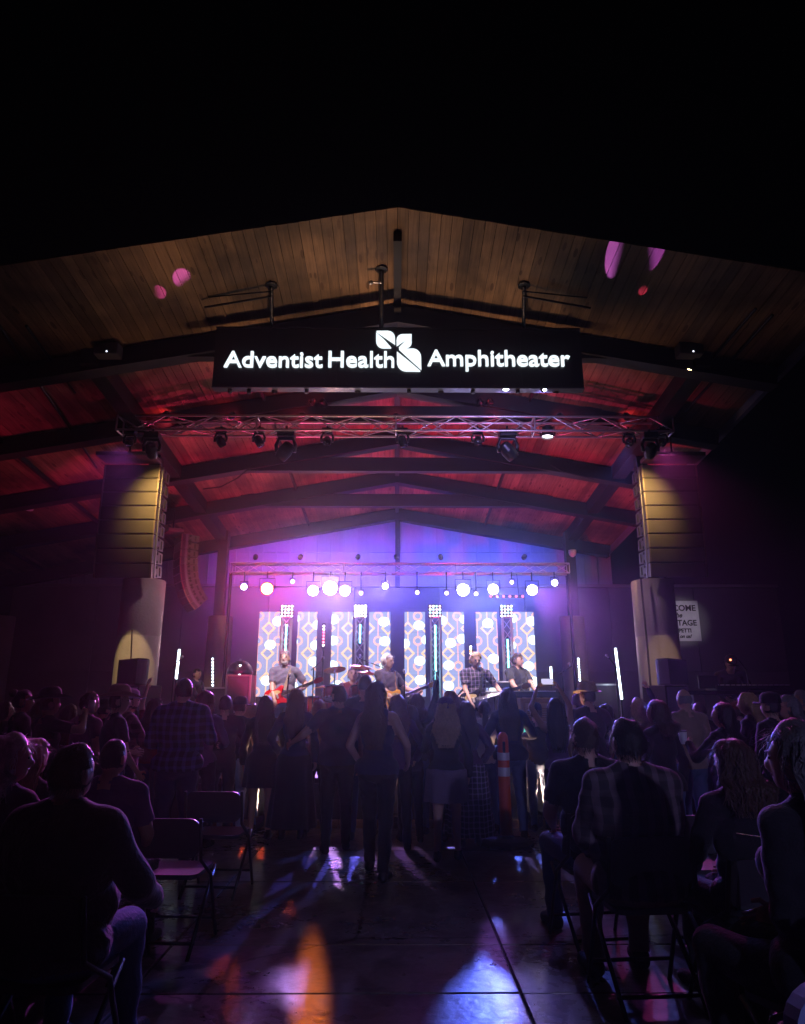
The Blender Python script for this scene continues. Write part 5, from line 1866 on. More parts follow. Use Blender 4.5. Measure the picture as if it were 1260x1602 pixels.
    if len(hid) and kh not in ('buzz', 'bald'):
        nst = 620 if vox < 0.0165 else 220
        down = np.array(RH3 @ Vector((0, -0.35, -1)))
        for i_ in rng.choice(hid, nst):
            b0 = v[i_] + nr[i_] * vol * 0.7
            tg = down - nr[i_] * float(down @ nr[i_])
            tg = tg / (np.linalg.norm(tg) + 1e-6) + rng.normal(0, .35, 3)
            ln_ = rng.uniform(.02, .05) * (1.0 if kh in ('short', 'full') else 1.7)
            sd_ = np.cross(nr[i_], tg)
            sd_ = sd_ / (np.linalg.norm(sd_) + 1e-6) * .0016
            m_ = b0 + tg * ln_ * .55 + nr[i_] * .010
            e_ = b0 + tg * ln_ + nr[i_] * rng.uniform(-.004, .010)
            hs.add([(b0 - sd_) * s, (b0 + sd_) * s, (m_ + sd_ * .8) * s, (m_ - sd_ * .8) * s, e_ * s], [(0, 1, 2, 3), (3, 2, 4)])
    ob = shell('hair', fmask, np.maximum(0.003, vol * (1 + 0.35 * clump) * tap), mh)
    if hs.v:
        hpart = hpart or MB()
        hpart.add(hs.v, hs.f)
    if hpart is not None:
        if ob is not None:
            nv = [tuple(q.co) for q in ob.data.vertices]
            nf = [tuple(q.vertices) for q in ob.data.polygons]
            hpart.add(nv, nf)
            old = ob.data
            ob.data = hpart.mesh('hair', mh, True)
            bpy.data.meshes.remove(old)
    if beard:
        bm_ = hm & (yy > 0.01) & (zz < -0.045) & ~((np.abs(hl[:, 0]) < 0.016) & (zz > -0.062) & (yy > .1))
        shell('beard', bm_, 0.008 + 0.003 * clump, beard)
    for q in (-1, 1):
        ball('eye', h_(q * .032, .091, 1.643) * s, (.013 * s, .008 * s, .008 * s), DARK, root, RH3)
        ball('eyebrow', h_(q * .033, .098, 1.664) * s, (.02 * s, .008 * s, .004 * s), mh, root, RH3)
    ball('mouth', h_(0, .097, 1.582) * s, (.024 * s, .007 * s, .007 * s), LIP, root, RH3)
    if hat:
        kt_, mt_ = hat
        Mh = Matrix.Diagonal((s, s, s, 1)) @ RH @ Matrix.Translation((0, 0, 0.155))
        hb = MB()
        if kt_ in ('cowboy', 'fedora'):
            br = .20 if kt_ == 'cowboy' else .155
            cu = .055 if kt_ == 'cowboy' else .018

            def bmod(q, a, i):
                r = math.hypot(q.x, q.y)
                k = max(0, (r - .10) / (br - .10))
                return Vector((q.x, q.y * 1.15, q.z + cu * k * k * abs(math.cos(a)) ** 2 - 0.012 * k * abs(math.sin(a)) - (0.02 * (1 - min(1, abs(q.x) / .05)) if q.z > 0.10 else 0)))
            hb.lathe([(br, 0), (br * .8, 0.0), (.102, .004), (.100, .05), (.092, .10), (.07, .125), (.02, .128), (.003, .126)], 32, Mh, cap=False, mod=bmod)
            hb.lathe([(.1045, .008), (.1035, .035)], 32, Mh, cap=False, mod=lambda q, a, i: Vector((q.x, q.y * 1.15, q.z)))
        elif kt_ == 'cap':
            hb.lathe([(.098, -.02), (.1, .02), (.092, .06), (.06, .09), (.004, .10)], 24, Mh, cap=False, mod=lambda q, a, i: Vector((q.x * .93, q.y * 1.12, q.z)))
            pts = [(math.cos(R(a)) * .085, .10 + math.sin(R(a)) * .085) for a in range(0, 181, 15)]
            n = len(pts)
            vs = [Mh @ Vector((x, y, -.012 - 0.02 * (x / .085) ** 2)) for x, y in pts] + [Mh @ Vector((x, y, -.004 - 0.02 * (x / .085) ** 2)) for x, y in pts]
            hb.add(vs, [tuple(range(n - 1, -1, -1)), tuple(range(n, 2 * n))] + [(i, (i + 1) % n, (i + 1) % n + n, i + n) for i in range(n)])
        else:      # beanie
            hb.lathe([(.1, -.055), (.106, -.05), (.107, -.012), (.1, -.008), (.1, .03), (.085, .07), (.05, .092), (.004, .1)], 28, Mh, cap=False, mod=lambda q, a, i: Vector((q.x * .93 * (1 + .012 * math.sin(14 * a)), q.y * 1.1, q.z)))
        hb.build('hat', mt_, root, True)
    root['_s'] = s
    return root


def top_of(x, y, Y):
    return P(x, y, Y)


# ------------------------------------------------------------------ folding chairs
def chair_meshes():
    d = {}
    b = MB()
    pts = rrect(0.46, 0.24, 0.07, 5)
    n = len(pts)
    cv = lambda x: -0.035 * (1 - (x / .23) ** 2)
    vs = [(x, -0.215 + cv(x) - z * 0.15, 0.68 + z) for x, z in pts] + [(x, -0.195 + cv(x) - z * 0.15, 0.68 + z) for x, z in pts]
    b.add(vs, [tuple(range(n)), tuple(range(2 * n - 1, n - 1, -1))] + [(i, i + n, (i + 1) % n + n, (i + 1) % n) for i in range(n)])
    d['backrest'] = b.mesh('backrest', CHAIRM)
    b = MB()
    pts = rrect(0.42, 0.40, 0.06, 5)
    vs = [(x, z + 0.01, 0.435 - 0.012 * (1 - abs(x) / .21)) for x, z in pts] + [(x, z + 0.01, 0.46) for x, z in pts]
    n = len(pts)
    b.add(vs, [tuple(range(n - 1, -1, -1)), tuple(range(n, 2 * n))] + [(i, (i + 1) % n, (i + 1) % n + n, i + n) for i in range(n)])
    d['seat'] = b.mesh('seat', CHAIRM)
    d['long_leg'] = MB().tube([(0, -0.245, 0.80), (0, -0.19, 0.55), (0, 0.04, 0.42), (0, 0.24, 0.0)], 0.0125, 8).mesh('long_leg', BLKMETAL, True)
    d['short_leg'] = MB().tube([(0, 0.19, 0.44), (0, -0.26, 0.0)], 0.0125, 8).mesh('short_leg', BLKMETAL, True)
    d['crossbar'] = MB().tube([(-0.23, 0, 0), (0.23, 0, 0)], 0.010, 8).mesh('crossbar', BLKMETAL, True)
    return d


CHM = chair_meshes()


def chair(label, loc, rz=0.0):
    t = thing('folding_chair', label, 'chair', loc, rz, 'folding chairs in the audience')
    link('backrest', CHM['backrest'], t)
    link('seat', CHM['seat'], t)
    for s in (-1, 1):
        o = link('long_leg', CHM['long_leg'], t)
        o.location = (s * 0.235, 0, 0)
        o = link('short_leg', CHM['short_leg'], t)
        o.location = (s * 0.215, 0, 0)
    for y, z in ((0.185, 0.12), (-0.185, 0.075)):
        o = link('crossbar', CHM['crossbar'], t)
        o.location = (0, y, z)
    return t


# ------------------------------------------------------------------ guitars
def guitar(name, label, M, body_pts, bodym, neckl=0.60, scale=1.0, pick=True, headm=None, acoustic=False):
    t = thing(name, label, 'guitar')
    t.matrix_world = M @ Matrix.Diagonal((scale, scale, scale, 1))
    pts = chaikin(body_pts, 2)
    th = 0.045 if not acoustic else 0.085
    # body with a rounded edge: three stacked outlines
    b = MB()
    n = len(pts)
    lay = [(-th / 2, .94), (-th / 2 + .008, 1.0), (th / 2 - .008, 1.0), (th / 2, .94)]
    vs = [(x * k, y, z * k) for y, k in lay for x, z in pts]
    fs = [tuple(range(n - 1, -1, -1)) if False else tuple(range(n)), tuple(3 * n + i for i in reversed(range(n)))]
    for l in range(3):
        fs += [(l * n + i, (l + 1) * n + i, (l + 1) * n + (i + 1) % n, l * n + (i + 1) % n) for i in range(n)]
    b.add(vs, fs)
    b.build('body', bodym, t)
    fm = th / 2
    x0 = 0.10
    MAPLE = mat('neck_maple', (0.5, 0.3, 0.14), 0.4)
    MB().box(((x0 + x0 + neckl) / 2, fm + 0.004, 0), (neckl, 0.022, 0.05)).build('neck', MAPLE, t)
    MB().box(((x0 + x0 + neckl) / 2, fm + 0.018, 0), (neckl, 0.006, 0.048)).build('fretboard', mat('fretboard', (0.05, 0.028, 0.02), 0.4), t)
    hd = chaikin([(0, .024), (.03, .04), (.12, .045), (.17, .03), (.165, -.03), (.12, -.045), (.03, -.035), (0, -.024)], 1)
    Mh = Matrix.Translation((x0 + neckl, fm + .002, 0)) @ Matrix.Rotation(R(8), 4, 'Z')
    MB().prism(hd, -0.008, 0.008, Mh).build('headstock', headm or MAPLE, t)
    for k in range(3):
        for s in (-1, 1):
            ball('tuning_peg', (x0 + neckl + .04 + .04 * k, fm, s * 0.055), (.010, .007, .013), CHROME, t)
    if pick:
        for x in (-0.07, 0.03):
            MB().bbox((x, fm + .008, 0), (.035, .014, .08), .004).build('pickup', mat('pickup_cream', (0.55, 0.5, 0.4), 0.5), t)
        pg = chaikin([(-.10, -.02), (-.02, -.035), (.09, -.03), (.10, -.07), (.03, -.10), (-.06, -.10), (-.11, -.07)], 2)
        MB().prism(pg, fm + .001, fm + .005).build('pickguard', mat('pickguard', (0.55, 0.42, 0.16), 0.4), t)
        for k in range(3):
            ball('control_knob', (-.10 - .025 * k, fm + .008, -.06 - .012 * k), (.012, .012, .012), mat('pickup_cream', (0.55, 0.5, 0.4), 0.5), t)
    else:
        MB().lathe([(.05, fm + .001), (.05, fm + .004)], 24, Matrix.Rotation(R(-90), 4, 'X')).build('sound_hole', DARK, t)
    MB().bbox((-.13, fm + .008, 0), (.03, .014, .085), .004).build('bridge', CHROME, t)
    for k in range(6):
        bar('string', (-.13, fm + .02, -.02 + .008 * k), (x0 + neckl + .02, fm + .024, -.017 + .0068 * k), .0009, CHROME, t)
    return t


STRAT = [(-.20, 0), (-.19, .08), (-.13, .15), (-.05, .145), (.02, .115), (.08, .125), (.15, .16), (.20, .15), (.19, .115), (.13, .07), (.11, .03), (.11, -.03), (.13, -.07), (.17, -.10), (.17, -.135), (.12, -.15), (.06, -.125), (0, -.115), (-.06, -.14), (-.13, -.15), (-.19, -.09)]
PAUL = [(-.21, 0), (-.20, .10), (-.13, .17), (-.05, .165), (.01, .12), (.06, .115), (.12, .13), (.15, .10), (.14, .04), (.12, .0), (.12, -.03), (.15, -.07), (.14, -.12), (.07, -.125), (.01, -.12), (-.05, -.165), (-.13, -.17), (-.20, -.10)]
HG = {}


def hold(loc, rz, s, centre, neck, front=(0, 1, 0)):
    """world matrix of a guitar held by a person at loc/rz/s, plus the two wrist targets in body coordinates"""
    c, x = Vector(centre), Vector(neck).normalized()
    y = Vector(front)
    y = (y - x * y.dot(x)).normalized()
    z = x.cross(y)
    B = Matrix((x, y, z)).transposed().to_4x4()
    Mw = Matrix.Translation(Vector(loc)) @ Matrix.Rotation(rz, 4, 'Z') @ Matrix.Translation(c * s) @ B
    return Mw, c, x, y, z


def strap(label, loc, rz, s, c, x, m):
    p = [c - x * .19 + Vector((0, .0, .02)), c - x * .17 + Vector((.03, -.14, .12)), Vector((.02, -.16, 1.3)), Vector((-.07, -.09, 1.47)), Vector((-.105, .0, 1.485)), Vector((-.10, .09, 1.42)), Vector((-.06, .145, 1.25)), c + x * .12 + Vector((0, -.01, .04))]
    b = MB()
    q = []
    for i in range(len(p) - 1):
        for k in range(4):
            a0, a1, a2, a3 = p[max(i - 1, 0)], p[i], p[i + 1], p[min(i + 2, len(p) - 1)]
            t = k / 4
            q.append(0.5 * ((2 * a1) + (a2 - a0) * t + (2 * a0 - 5 * a1 + 4 * a2 - a3) * t * t + (3 * a1 - a0 - 3 * a2 + a3) * t ** 3))
    vs, fs = [], []
    for i, r in enumerate(q):
        d = (q[min(i + 1, len(q) - 1)] - q[max(i - 1, 0)]).normalized()
        ctr = Vector((0, 0, r.z))
        nrm = (r - ctr).normalized()
        w = d.cross(nrm).normalized() * .028
        vs += [r - w, r + w, r + w + nrm * .006, r - w + nrm * .006]
    for i in range(len(q) - 1):
        a, e = i * 4, i * 4 + 4
        for k in range(4):
            fs.append((a + k, a + (k + 1) % 4, e + (k + 1) % 4, e + k))
    b.add([v * s for v in vs], fs)
    o = b.build('guitar_strap', m)
    o.location = loc
    o.rotation_euler = (0, 0, rz)
    return tag(o, label, 'strap')


# ------------------------------------------------------------------ the band
def stand_on(px, ytop, Y, zf):
    q = P(px, ytop, Y)
    return Vector((q.x, Y, zf)), q.z - zf


# red guitar player
loc, H_ = stand_on(447, 1019, 11.7, SZ)
s_, rz_ = H_ / 1.75, R(183)
Mw, c, x, y, z = hold(loc, rz_, s_, (.10, .20, 1.00), (-1, .10, .38), (0, 1, .12))
guitar('electric_guitar', 'red electric guitar held by the bearded player on the left', Mw, STRAT, mat('red_lacquer', (0.55, 0.012, 0.015), 0.2, bump=0), 0.56, s_, True, mat('red_lacquer', (0.55, 0.012, 0.015), 0.2, bump=0))
strap('pale strap of the red guitar', loc, rz_, s_, c, x, C_TAN)
person('bearded grey-haired guitarist in a grey T-shirt playing a red guitar', loc, rz_, H_, fat=1.12, armL=c + x * .46 + y * -.05 + Vector((0, 0, -.03)), armR=c - x * .03 + y * .085 + z * .06, curlL=.9, curlR=.6, palmL=(0.3, .3, 1), palmR=(0, -1, -.2),
       head=(-8, 4), top=('tshirt', cloth('slate', (0.13, 0.12, 0.16))), bottom=('trousers', C_LDENIM), hair=('short', H_GREY), beard=H_WHITE, vox=0.0125, step=.05)
# singer
loc, H_ = stand_on(606, 1024, 10.75, SZ)
s_, rz_ = H_ / 1.75, R(225)
Mw, c, x, y, z = hold(loc, rz_, s_, (.04, .21, 1.03), (-1, .32, .36), (0.1, 1, .1))
guitar('acoustic_guitar', 'amber yellow guitar held by the white-haired singer', Mw, PAUL, mat('amber_lacquer', (0.75, 0.36, 0.05), 0.22, bump=0, var=0.3, scale=3), 0.56, s_, True, mat('amber_lacquer', (0.75, 0.36, 0.05), 0.22, bump=0, var=0.3, scale=3))
strap('brown leather strap of the yellow guitar', loc, rz_, s_, c, x, mat('leather', (0.3, 0.13, 0.06), 0.6))
person('white-haired singer in a dark shirt playing a yellow guitar at the microphone', loc, rz_, H_, fat=1.2, armL=c + x * .46 + y * -.05 + Vector((0, 0, -.03)), armR=c - x * .03 + y * .085 + z * .06, curlL=.9, curlR=.6, palmL=(0.3, .3, 1), palmR=(0, -1, -.2),
       head=(18, 0), top=('tshirt', cloth('dark_violet', (0.06, 0.045, 0.07))), bottom=('trousers', C_BLACK), hair=('full', H_WHITE), beard=None, vox=0.0125)
# bass player
loc, H_ = stand_on(743, 1021, 11.05, SZ)
s_, rz_ = H_ / 1.75, R(188)
Mw, c, x, y, z = hold(loc, rz_, s_, (.12, .20, .98), (-1, .18, .26), (0, 1, .15))
guitar('bass_guitar', 'dark bass guitar with a pale neck held by the player in a patterned shirt', Mw, STRAT, mat('black_lacquer', (0.012, 0.01, 0.012), 0.15, bump=0), 0.72, s_, True)
strap('black strap of the bass guitar', loc, rz_, s_, c, x, C_BLACK)
person('fair-haired bass player in a dark patterned short-sleeved shirt and black trousers', loc, rz_, H_, fat=1.0, armL=c + x * .52 + y * -.05 + Vector((0, 0, -.03)), armR=c - x * .03 + y * .085 + z * .06, curlL=.9, curlR=.6, palmL=(0.3, .3, 1), palmR=(0, -1, -.2),
       head=(6, -14), top=('tshirt', plaid('print_shirt', (0.02, 0.018, 0.03), (0.30, 0.22, 0.34), 0.06, 0.22)), bottom=('trousers', C_BLACK), hair=('full', H_BLOND), vox=0.0125,
       knees=[((-.16, .16, .52), (-.22, .20, .085)), ((.12, .0, .5), (.14, -.1, .085))])
# keyboard player
loc, H_ = stand_on(808, 1022, 12.0, SZ)
s_ = H_ / 1.75
person('keyboard player with brown hair and a black waistcoat over a dark T-shirt', loc, R(214), H_, fat=1.22, armL=(-.06, .42, 1.06), armR=(.30, .40, 1.04), curlL=.35, curlR=.35, palmL=(0, 0, -1), palmR=(0, 0, -1), head=(22, -6),
       top=('tshirt', C_CHAR), vest=cloth('vest_black', (0.02, 0.018, 0.022)), bottom=('trousers', C_BLACK), hair=('short', H_BROWN), vox=0.0125)
# drummer
q = P(553, 1043, 13.4)
person('drummer seated behind the drums with raised arms', (q.x, 13.4, SZ), R(180), (q.z - SZ), sit=True, fat=1.05, armL=(-.25, .40, .86), armR=(.22, .38, 1.02), curlL=1.0, curlR=1.0, head=(8, 4), top=('tshirt', C_RED), bottom=('trousers', C_BLACK), hair=('short', H_BROWN), vox=0.014,
       knees=[((-.20, .38, .52), (-.22, .42, .085)), ((.20, .38, .52), (.20, .44, .085))])
for sx, nm in ((-1, 'left'), (1, 'right')):
    sk = MB().tube([(sx * .24, -.30, .92 if sx < 0 else 1.06), (sx * .10 - .02, -.62, 1.02 if sx < 0 else 1.22)], [.008, .006], 8).build('drumstick', mat('hickory', (0.6, 0.42, 0.22), 0.5))
    sk.location = (q.x, 13.4, SZ)
    tag(sk, 'wooden drumstick in the drummer\'s hand on the picture\'s %s' % nm, 'drumstick')
# technicians
loc, H_ = stand_on(308, 1046, 14.0, SZ)
person('dark-haired technician in black beside the left equipment racks', loc, R(250), H_, top=('long', C_BLACK), bottom=('trousers', C_BLACK), hair=('short', H_BLACK), head=(0, -8), armL=(-.12, .34, 1.0), armR=(.12, .34, 1.0), vox=0.015)
loc, H_ = stand_on(1137, 1037, 11.55, SZ)
person('technician in black bending over the mixing desk, face lit red', loc, R(165), H_ * 1.1, top=('long', C_BLACK), bottom=('trousers', C_BLACK), hair=('short', H_BLACK), hat=('cap', C_BLACK), head=(12, -22), lean=24, armL=(-.16, .46, 1.02), armR=(.14, .46, 1.0), vox=0.015)

# ------------------------------------------------------------------ the crowd, standing
GS = 'standing audience'


def crowd(px, yt, Y, label, rz=0.0, **k):
    loc, H = stand_on(px, yt, Y, 0.0)
    k.setdefault('group', GS)
    pr = random.Random(int(px * 7 + Y * 100))
    pos = [None, (.14, .26, 1.12), (.24, .12, 1.0), (.10, .30, 1.30), None, (.22, .20, .95)]
    if 'armR' not in k:
        k['armR'] = pr.choice(pos)
    if 'armL' not in k:
        a_ = pr.choice(pos)
        k['armL'] = None if a_ is None else (-a_[0], a_[1], a_[2])
    k.setdefault('twist', pr.uniform(-9, 9))
    k.setdefault('lean', pr.uniform(-3, 5))
    k.setdefault('step', pr.uniform(-.08, .08))
    k.setdefault('head', (pr.uniform(-22, 22), pr.uniform(-6, 6)))
    return person(label, loc, R(rz), H, **k), loc, H


crowd(289, 1060, 6.9, 'broad man in a blue plaid shirt with cropped hair, seen from behind', 4, fat=1.42, top=('long', PL_BLUE), bottom=('trousers', C_NAVY), hair=('buzz', H_BROWN), vox=0.016, head=(-6, 0))
crowd(323, 1083, 8.0, 'person with auburn hair behind the plaid shirt man', -10, fem=True, hair=('bob', H_RED), top=('long', C_PURPLE), bottom=('trousers', C_BLACK))
crowd(354, 1088, 8.5, 'man in black with a dark cap of hair, thin pale gap beside his legs', 6, fat=1.05, hair=('short', H_BLACK), top=('long', C_BLACK), bottom=('trousers', C_BLACK))
crowd(373, 1092, 8.75, 'person in a dark cap peering past the man in black', -25, hat=('cap', C_CHAR), hair=('short', H_BROWN), top=('tshirt', C_CHAR), bottom=('trousers', C_LDENIM), head=(-20, 0))
crowd(416, 1090, 8.5, 'woman with long black hair, short dark dress and bare legs', 5, fem=True, hair=('long', H_BLACK), top=('long', C_BLACK), bottom=('short_dress', C_BLACK), fat=1.05, skin=SKIN2)
crowd(465, 1080, 8.45, 'woman with long straight brown hair in a dark ankle-length skirt', -4, fem=True, hair=('long', H_BROWN), top=('long', C_NAVY), bottom=('long_skirt', C_BLACK), fat=1.02)
crowd(531, 1073, 7.8, 'broad man in a navy shirt holding out his left arm to his neighbour', 8, fat=1.3, hair=('short', H_BLACK), top=('tshirt', C_NAVY), bottom=('trousers', C_BLACK), armL=(-.52, .12, 1.12))
crowd(570, 1055, 8.5, 'tall man with cropped hair rising above the crowd in the middle', 0, fat=1.1, hair=('buzz', H_BLACK), top=('tshirt', C_CHAR), bottom=('trousers', C_NAVY))
crowd(592, 1069, 6.8, 'woman with a long ponytail and sleeveless dark top, nearest of the standing crowd', -12, fem=True, fat=1.22, hair=('long', H_BROWN), top=('tank', C_NAVY), bottom=('trousers', C_BLACK), shoe=mat('heels', (0.02, 0.018, 0.02), 0.3), head=(-34, 6), armR=(.26, .22, 1.0), armL=(-.22, .16, .98), step=-.2, vox=0.015)
crowd(622, 1089, 7.9, 'woman with dark reddish hair right of the ponytail woman', 3, fem=True, hair=('wavy', H_RED), top=('long', C_PURPLE), bottom=('trousers', C_BLACK))
crowd(651, 1086, 8.75, 'woman with smooth brown bob close to the stage, one arm raised', 4, fem=True, armR=(.30, .10, 1.95), curlR=.3, hair=('bob', H_BROWN), top=('long', C_BLACK), bottom=('trousers', C_DENIM))
crowd(642, 1105, 8.3, 'short person with wavy hair among taller heads', 10, fem=True, hair=('wavy', H_BROWN), top=('tshirt', C_GREY), bottom=('trousers', C_BLACK))
crowd(697, 1094, 7.4, 'woman in a beanie with blond hair, dark jacket and pale skirt over dark boots', -3, fem=True, fat=1.15, hair=('wavy', H_BLOND), hat=('beanie', C_PURPLE), top=('long', C_BLACK), bottom=('short_dress', cloth('mauve', (0.18, 0.13, 0.2))), shoe=C_BLACK, vox=0.016)
crowd(706, 1083, 8.4, 'person with thick auburn hair behind the beanie woman', 0, fem=True, hair=('wavy', H_RED), top=('long', C_CHAR), bottom=('trousers', C_BLACK))
crowd(730, 1099, 8.05, 'woman in a long pale floral skirt beside the beanie woman', 10, fem=True, fat=1.1, hair=('long', H_BROWN), top=('long', C_PURPLE), bottom=('long_skirt', FLORAL))
_, lO, hO = crowd(795, 1078, 8.55, 'woman with very long straight hair in a dark jacket behind the orange post', 0, fem=True, fat=1.2, hair=('long', H_BROWN), top=('long', C_NAVY), bottom=('trousers', C_DENIM), armR=(.24, .30, 1.16), vox=0.016)
_, lP, hP = crowd(869, 1094, 7.7, 'woman with long black hair holding a phone up in both raised hands', -4, fem=True, hair=('long', H_BLACK), top=('tank', C_PURPLE), bottom=('trousers', C_BLACK), armL=(-.20, .22, 1.86), armR=(.10, .24, 1.88), curlL=1.0, curlR=1.0, skin=SKIN2, elbow=1.3)
crowd(905, 1089, 8.7, 'person in a ribbed purple beanie near the stage', 0, hat=('beanie', cloth('lilac', (0.32, 0.2, 0.34))), hair=('short', H_BROWN), top=('long', C_BLACK), bottom=('trousers', C_BLACK))
crowd(922, 1073, 8.1, 'man in a straw fedora turned a little to the left', 14, fat=1.1, hat=('fedora', C_STRAW), hair=('short', H_BROWN), top=('tshirt', C_CHAR), bottom=('trousers', C_BLACK))
crowd(948, 1103, 8.4, 'short woman with a dark bob right of the straw fedora', -6, fem=True, hair=('bob', H_BLACK), top=('long', C_BLACK), bottom=('trousers', C_BLACK))
crowd(1030, 1097, 6.3, 'woman with short grey-brown hair and glasses before the right column', 22, fem=True, fat=1.15, hair=('bob', H_BROWN), top=('long', C_BLACK), bottom=('trousers', C_DENIM), head=(20, 0))
crowd(1068, 1078, 7.6, 'bald man in a tan shirt by the right bass stack', 16, fat=1.15, hair=('bald', H_GREY), top=('tshirt', C_TAN), bottom=('trousers', C_DENIM))
_, lZ, hZ = crowd(1132, 1101, 6.2, 'woman with long dark hair lifting a cup before her face', 30, fem=True, hair=('long', H_BLACK), top=('long', C_BLACK), bottom=('trousers', C_BLACK), head=(20, 4), armL=(-.17, .33, 1.34), curlL=1.0)
crowd(1175, 1085, 7.4, 'woman with curly pale hair lit lilac on the right', 40, fem=True, hair=('wavy', H_BLOND), top=('long', C_BLACK), bottom=('trousers', C_BLACK), head=(10, 0))
crowd(1203, 1087, 6.7, 'man in a black cap with his back turned on the right', 24, fat=1.1, hat=('cap', C_BLACK), hair=('short', H_BLACK), top=('long', C_BLACK), bottom=('trousers', C_BLACK))
crowd(1240, 1090, 6.9, 'woman with pale lit hair at the right edge, hand at her chin', 55, fem=True, hair=('bob', H_GREY), top=('long', C_BLACK), bottom=('trousers', C_BLACK), armL=(-.08, .26, 1.38), head=(15, 0))
crowd(1258, 1080, 7.6, 'tall person cut by the right edge of the picture', 40, hair=('short', H_GREY), top=('long', C_CHAR), bottom=('trousers', C_BLACK))
# left side
crowd(40, 1080, 7.3, 'woman with a hair bun at the far left', -50, fem=True, hair=('bun', H_BLACK), top=('tshirt', C_BLACK), bottom=('trousers', C_BLACK), skin=SKIN2, head=(-20, 0))
_, lA, hA = crowd(84, 1083, 7.0, 'person in a dark cowboy hat raising a can on the left', -40, hat=('cowboy', C_CHAR), hair=('short', H_BROWN), top=('tshirt', C_CHAR), bottom=('trousers', C_BLACK), armR=(.24, .26, 1.52), curlR=1.0, head=(-10, 0))
crowd(137, 1084, 7.4, 'dark-haired man in a plum T-shirt right of the raised can', -30, fat=1.1, hair=('full', H_BLACK), top=('tshirt', C_PURPLE), bottom=('trousers', C_BLACK), head=(-20, 0))
crowd(184, 1079, 6.8, 'man in a tan cowboy hat and dark shirt in profile on the left', -48, fat=1.1, hat=('cowboy', C_TAN), hair=('short', H_BROWN), top=('tshirt', C_CHAR), bottom=('trousers', C_DENIM), head=(-10, 0))
_, lD, hD = crowd(208, 1081, 7.7, 'bearded man in a pale cap and plaid shirt holding a glowing drink', -55, fat=1.05, hat=('cap', cloth('pale_cap', (0.4, 0.35, 0.42))), hair=('short', H_BROWN), beard=H_BROWN, top=('long', PL_RED), bottom=('trousers', C_BLACK), armR=(.20, .32, 1.22), curlR=1.0, head=(-5, 0))
crowd(15, 1100, 8.3, 'short person at the far left edge behind the bun woman', -40, fem=True, hair=('bob', H_BROWN), top=('long', C_BLACK), bottom=('trousers', C_BLACK))
crowd(112, 1104, 8.4, 'short woman with wavy hair between two hats on the left', -20, fem=True, hair=('wavy', H_BROWN), top=('long', C_RED), bottom=('trousers', C_BLACK))

more = [
    (62, 1098, 8.8, 'woman with a brown bob between the bun and the dark cowboy hat', -30, dict(fem=True, hair=('bob', H_BROWN), top=('long', C_CHAR), bottom=('trousers', C_BLACK))),
    (162, 1096, 8.6, 'person in a knitted cap left of the tan cowboy hat', -25, dict(hat=('beanie', C_CHAR), hair=('short', H_BLACK), top=('long', C_BLACK), bottom=('trousers', C_BLACK))),
    (246, 1094, 8.9, 'woman with wavy dark hair right of the glowing drink, arm raised', -18, dict(fem=True, armL=(-.28, .12, 1.92), curlL=.3, hair=('wavy', H_BLACK), top=('tshirt', C_RED), bottom=('trousers', C_DENIM))),
    (394, 1101, 8.95, 'short woman in a pale top between the cap and the long black hair', 0, dict(fem=True, hair=('bob', H_BLOND), top=('tshirt', C_GREY), bottom=('trousers', C_DENIM))),
    (499, 1096, 8.9, 'woman with blond hair left of the broad man in navy', 6, dict(fem=True, hair=('long', H_BLOND), top=('long', C_PURPLE), bottom=('trousers', C_BLACK))),
    (676, 1104, 8.9, 'short boyish figure left of the purple beanie woman, by the stage', 0, dict(hair=('short', H_BROWN), top=('tshirt', C_GREY), bottom=('shorts', C_DENIM))),
    (758, 1097, 8.9, 'woman with a ponytail right of the floral skirt', -5, dict(fem=True, hair=('pony', H_BLACK), top=('tshirt', C_WHITE), bottom=('trousers', C_DENIM))),
    (838, 1102, 8.95, 'short man in a cap between the post and the raised phone', 0, dict(hat=('cap', C_NAVY), hair=('short', H_BROWN), top=('tshirt', C_CHAR), bottom=('trousers', C_DENIM))),
    (1000, 1094, 8.8, 'woman with fair wavy hair and raised fist left of the right column', 20, dict(fem=True, armR=(.26, .10, 1.9), curlR=1.1, hair=('wavy', H_BLOND), top=('long', C_NAVY), bottom=('trousers', C_BLACK))),
    (1098, 1098, 8.4, 'short man with cropped hair right of the bald man', 25, dict(fat=1.15, hair=('buzz', H_BROWN), top=('tshirt', C_CHAR), bottom=('trousers', C_DENIM))),
    (1155, 1100, 8.5, 'person in a baseball cap between the cup woman and the curly hair', 30, dict(hat=('cap', C_RED), hair=('short', H_BROWN), top=('long', C_CHAR), bottom=('trousers', C_BLACK))),
    (1222, 1098, 8.4, 'woman with long reddish hair near the right edge', 35, dict(fem=True, hair=('long', H_RED), top=('long', C_BLACK), bottom=('trousers', C_BLACK))),
]
for (px, yt, Yp, lab, rz_, kw) in more:
    crowd(px, yt, Yp, lab, rz_, **kw)

# ------------------------------------------------------------------ the crowd, seated
GT = 'seated audience'


def seated(px, yt, Y, label, chair_label, rz=0.0, **k):
    q = P(px, yt, Y)
    k.setdefault('group', GT)
    loc = Vector((q.x, Y, 0))
    s = q.z / 1.36
    person(label, loc, R(rz), q.z, sit=True, **k)
    if chair_label:
        c = chair(chair_label, loc + Matrix.Rotation(R(rz), 3, 'Z') @ Vector((0, 0.03, 0)), R(rz))
        c.scale = (1.0, 1.0, s * 0.99)
    return loc, s


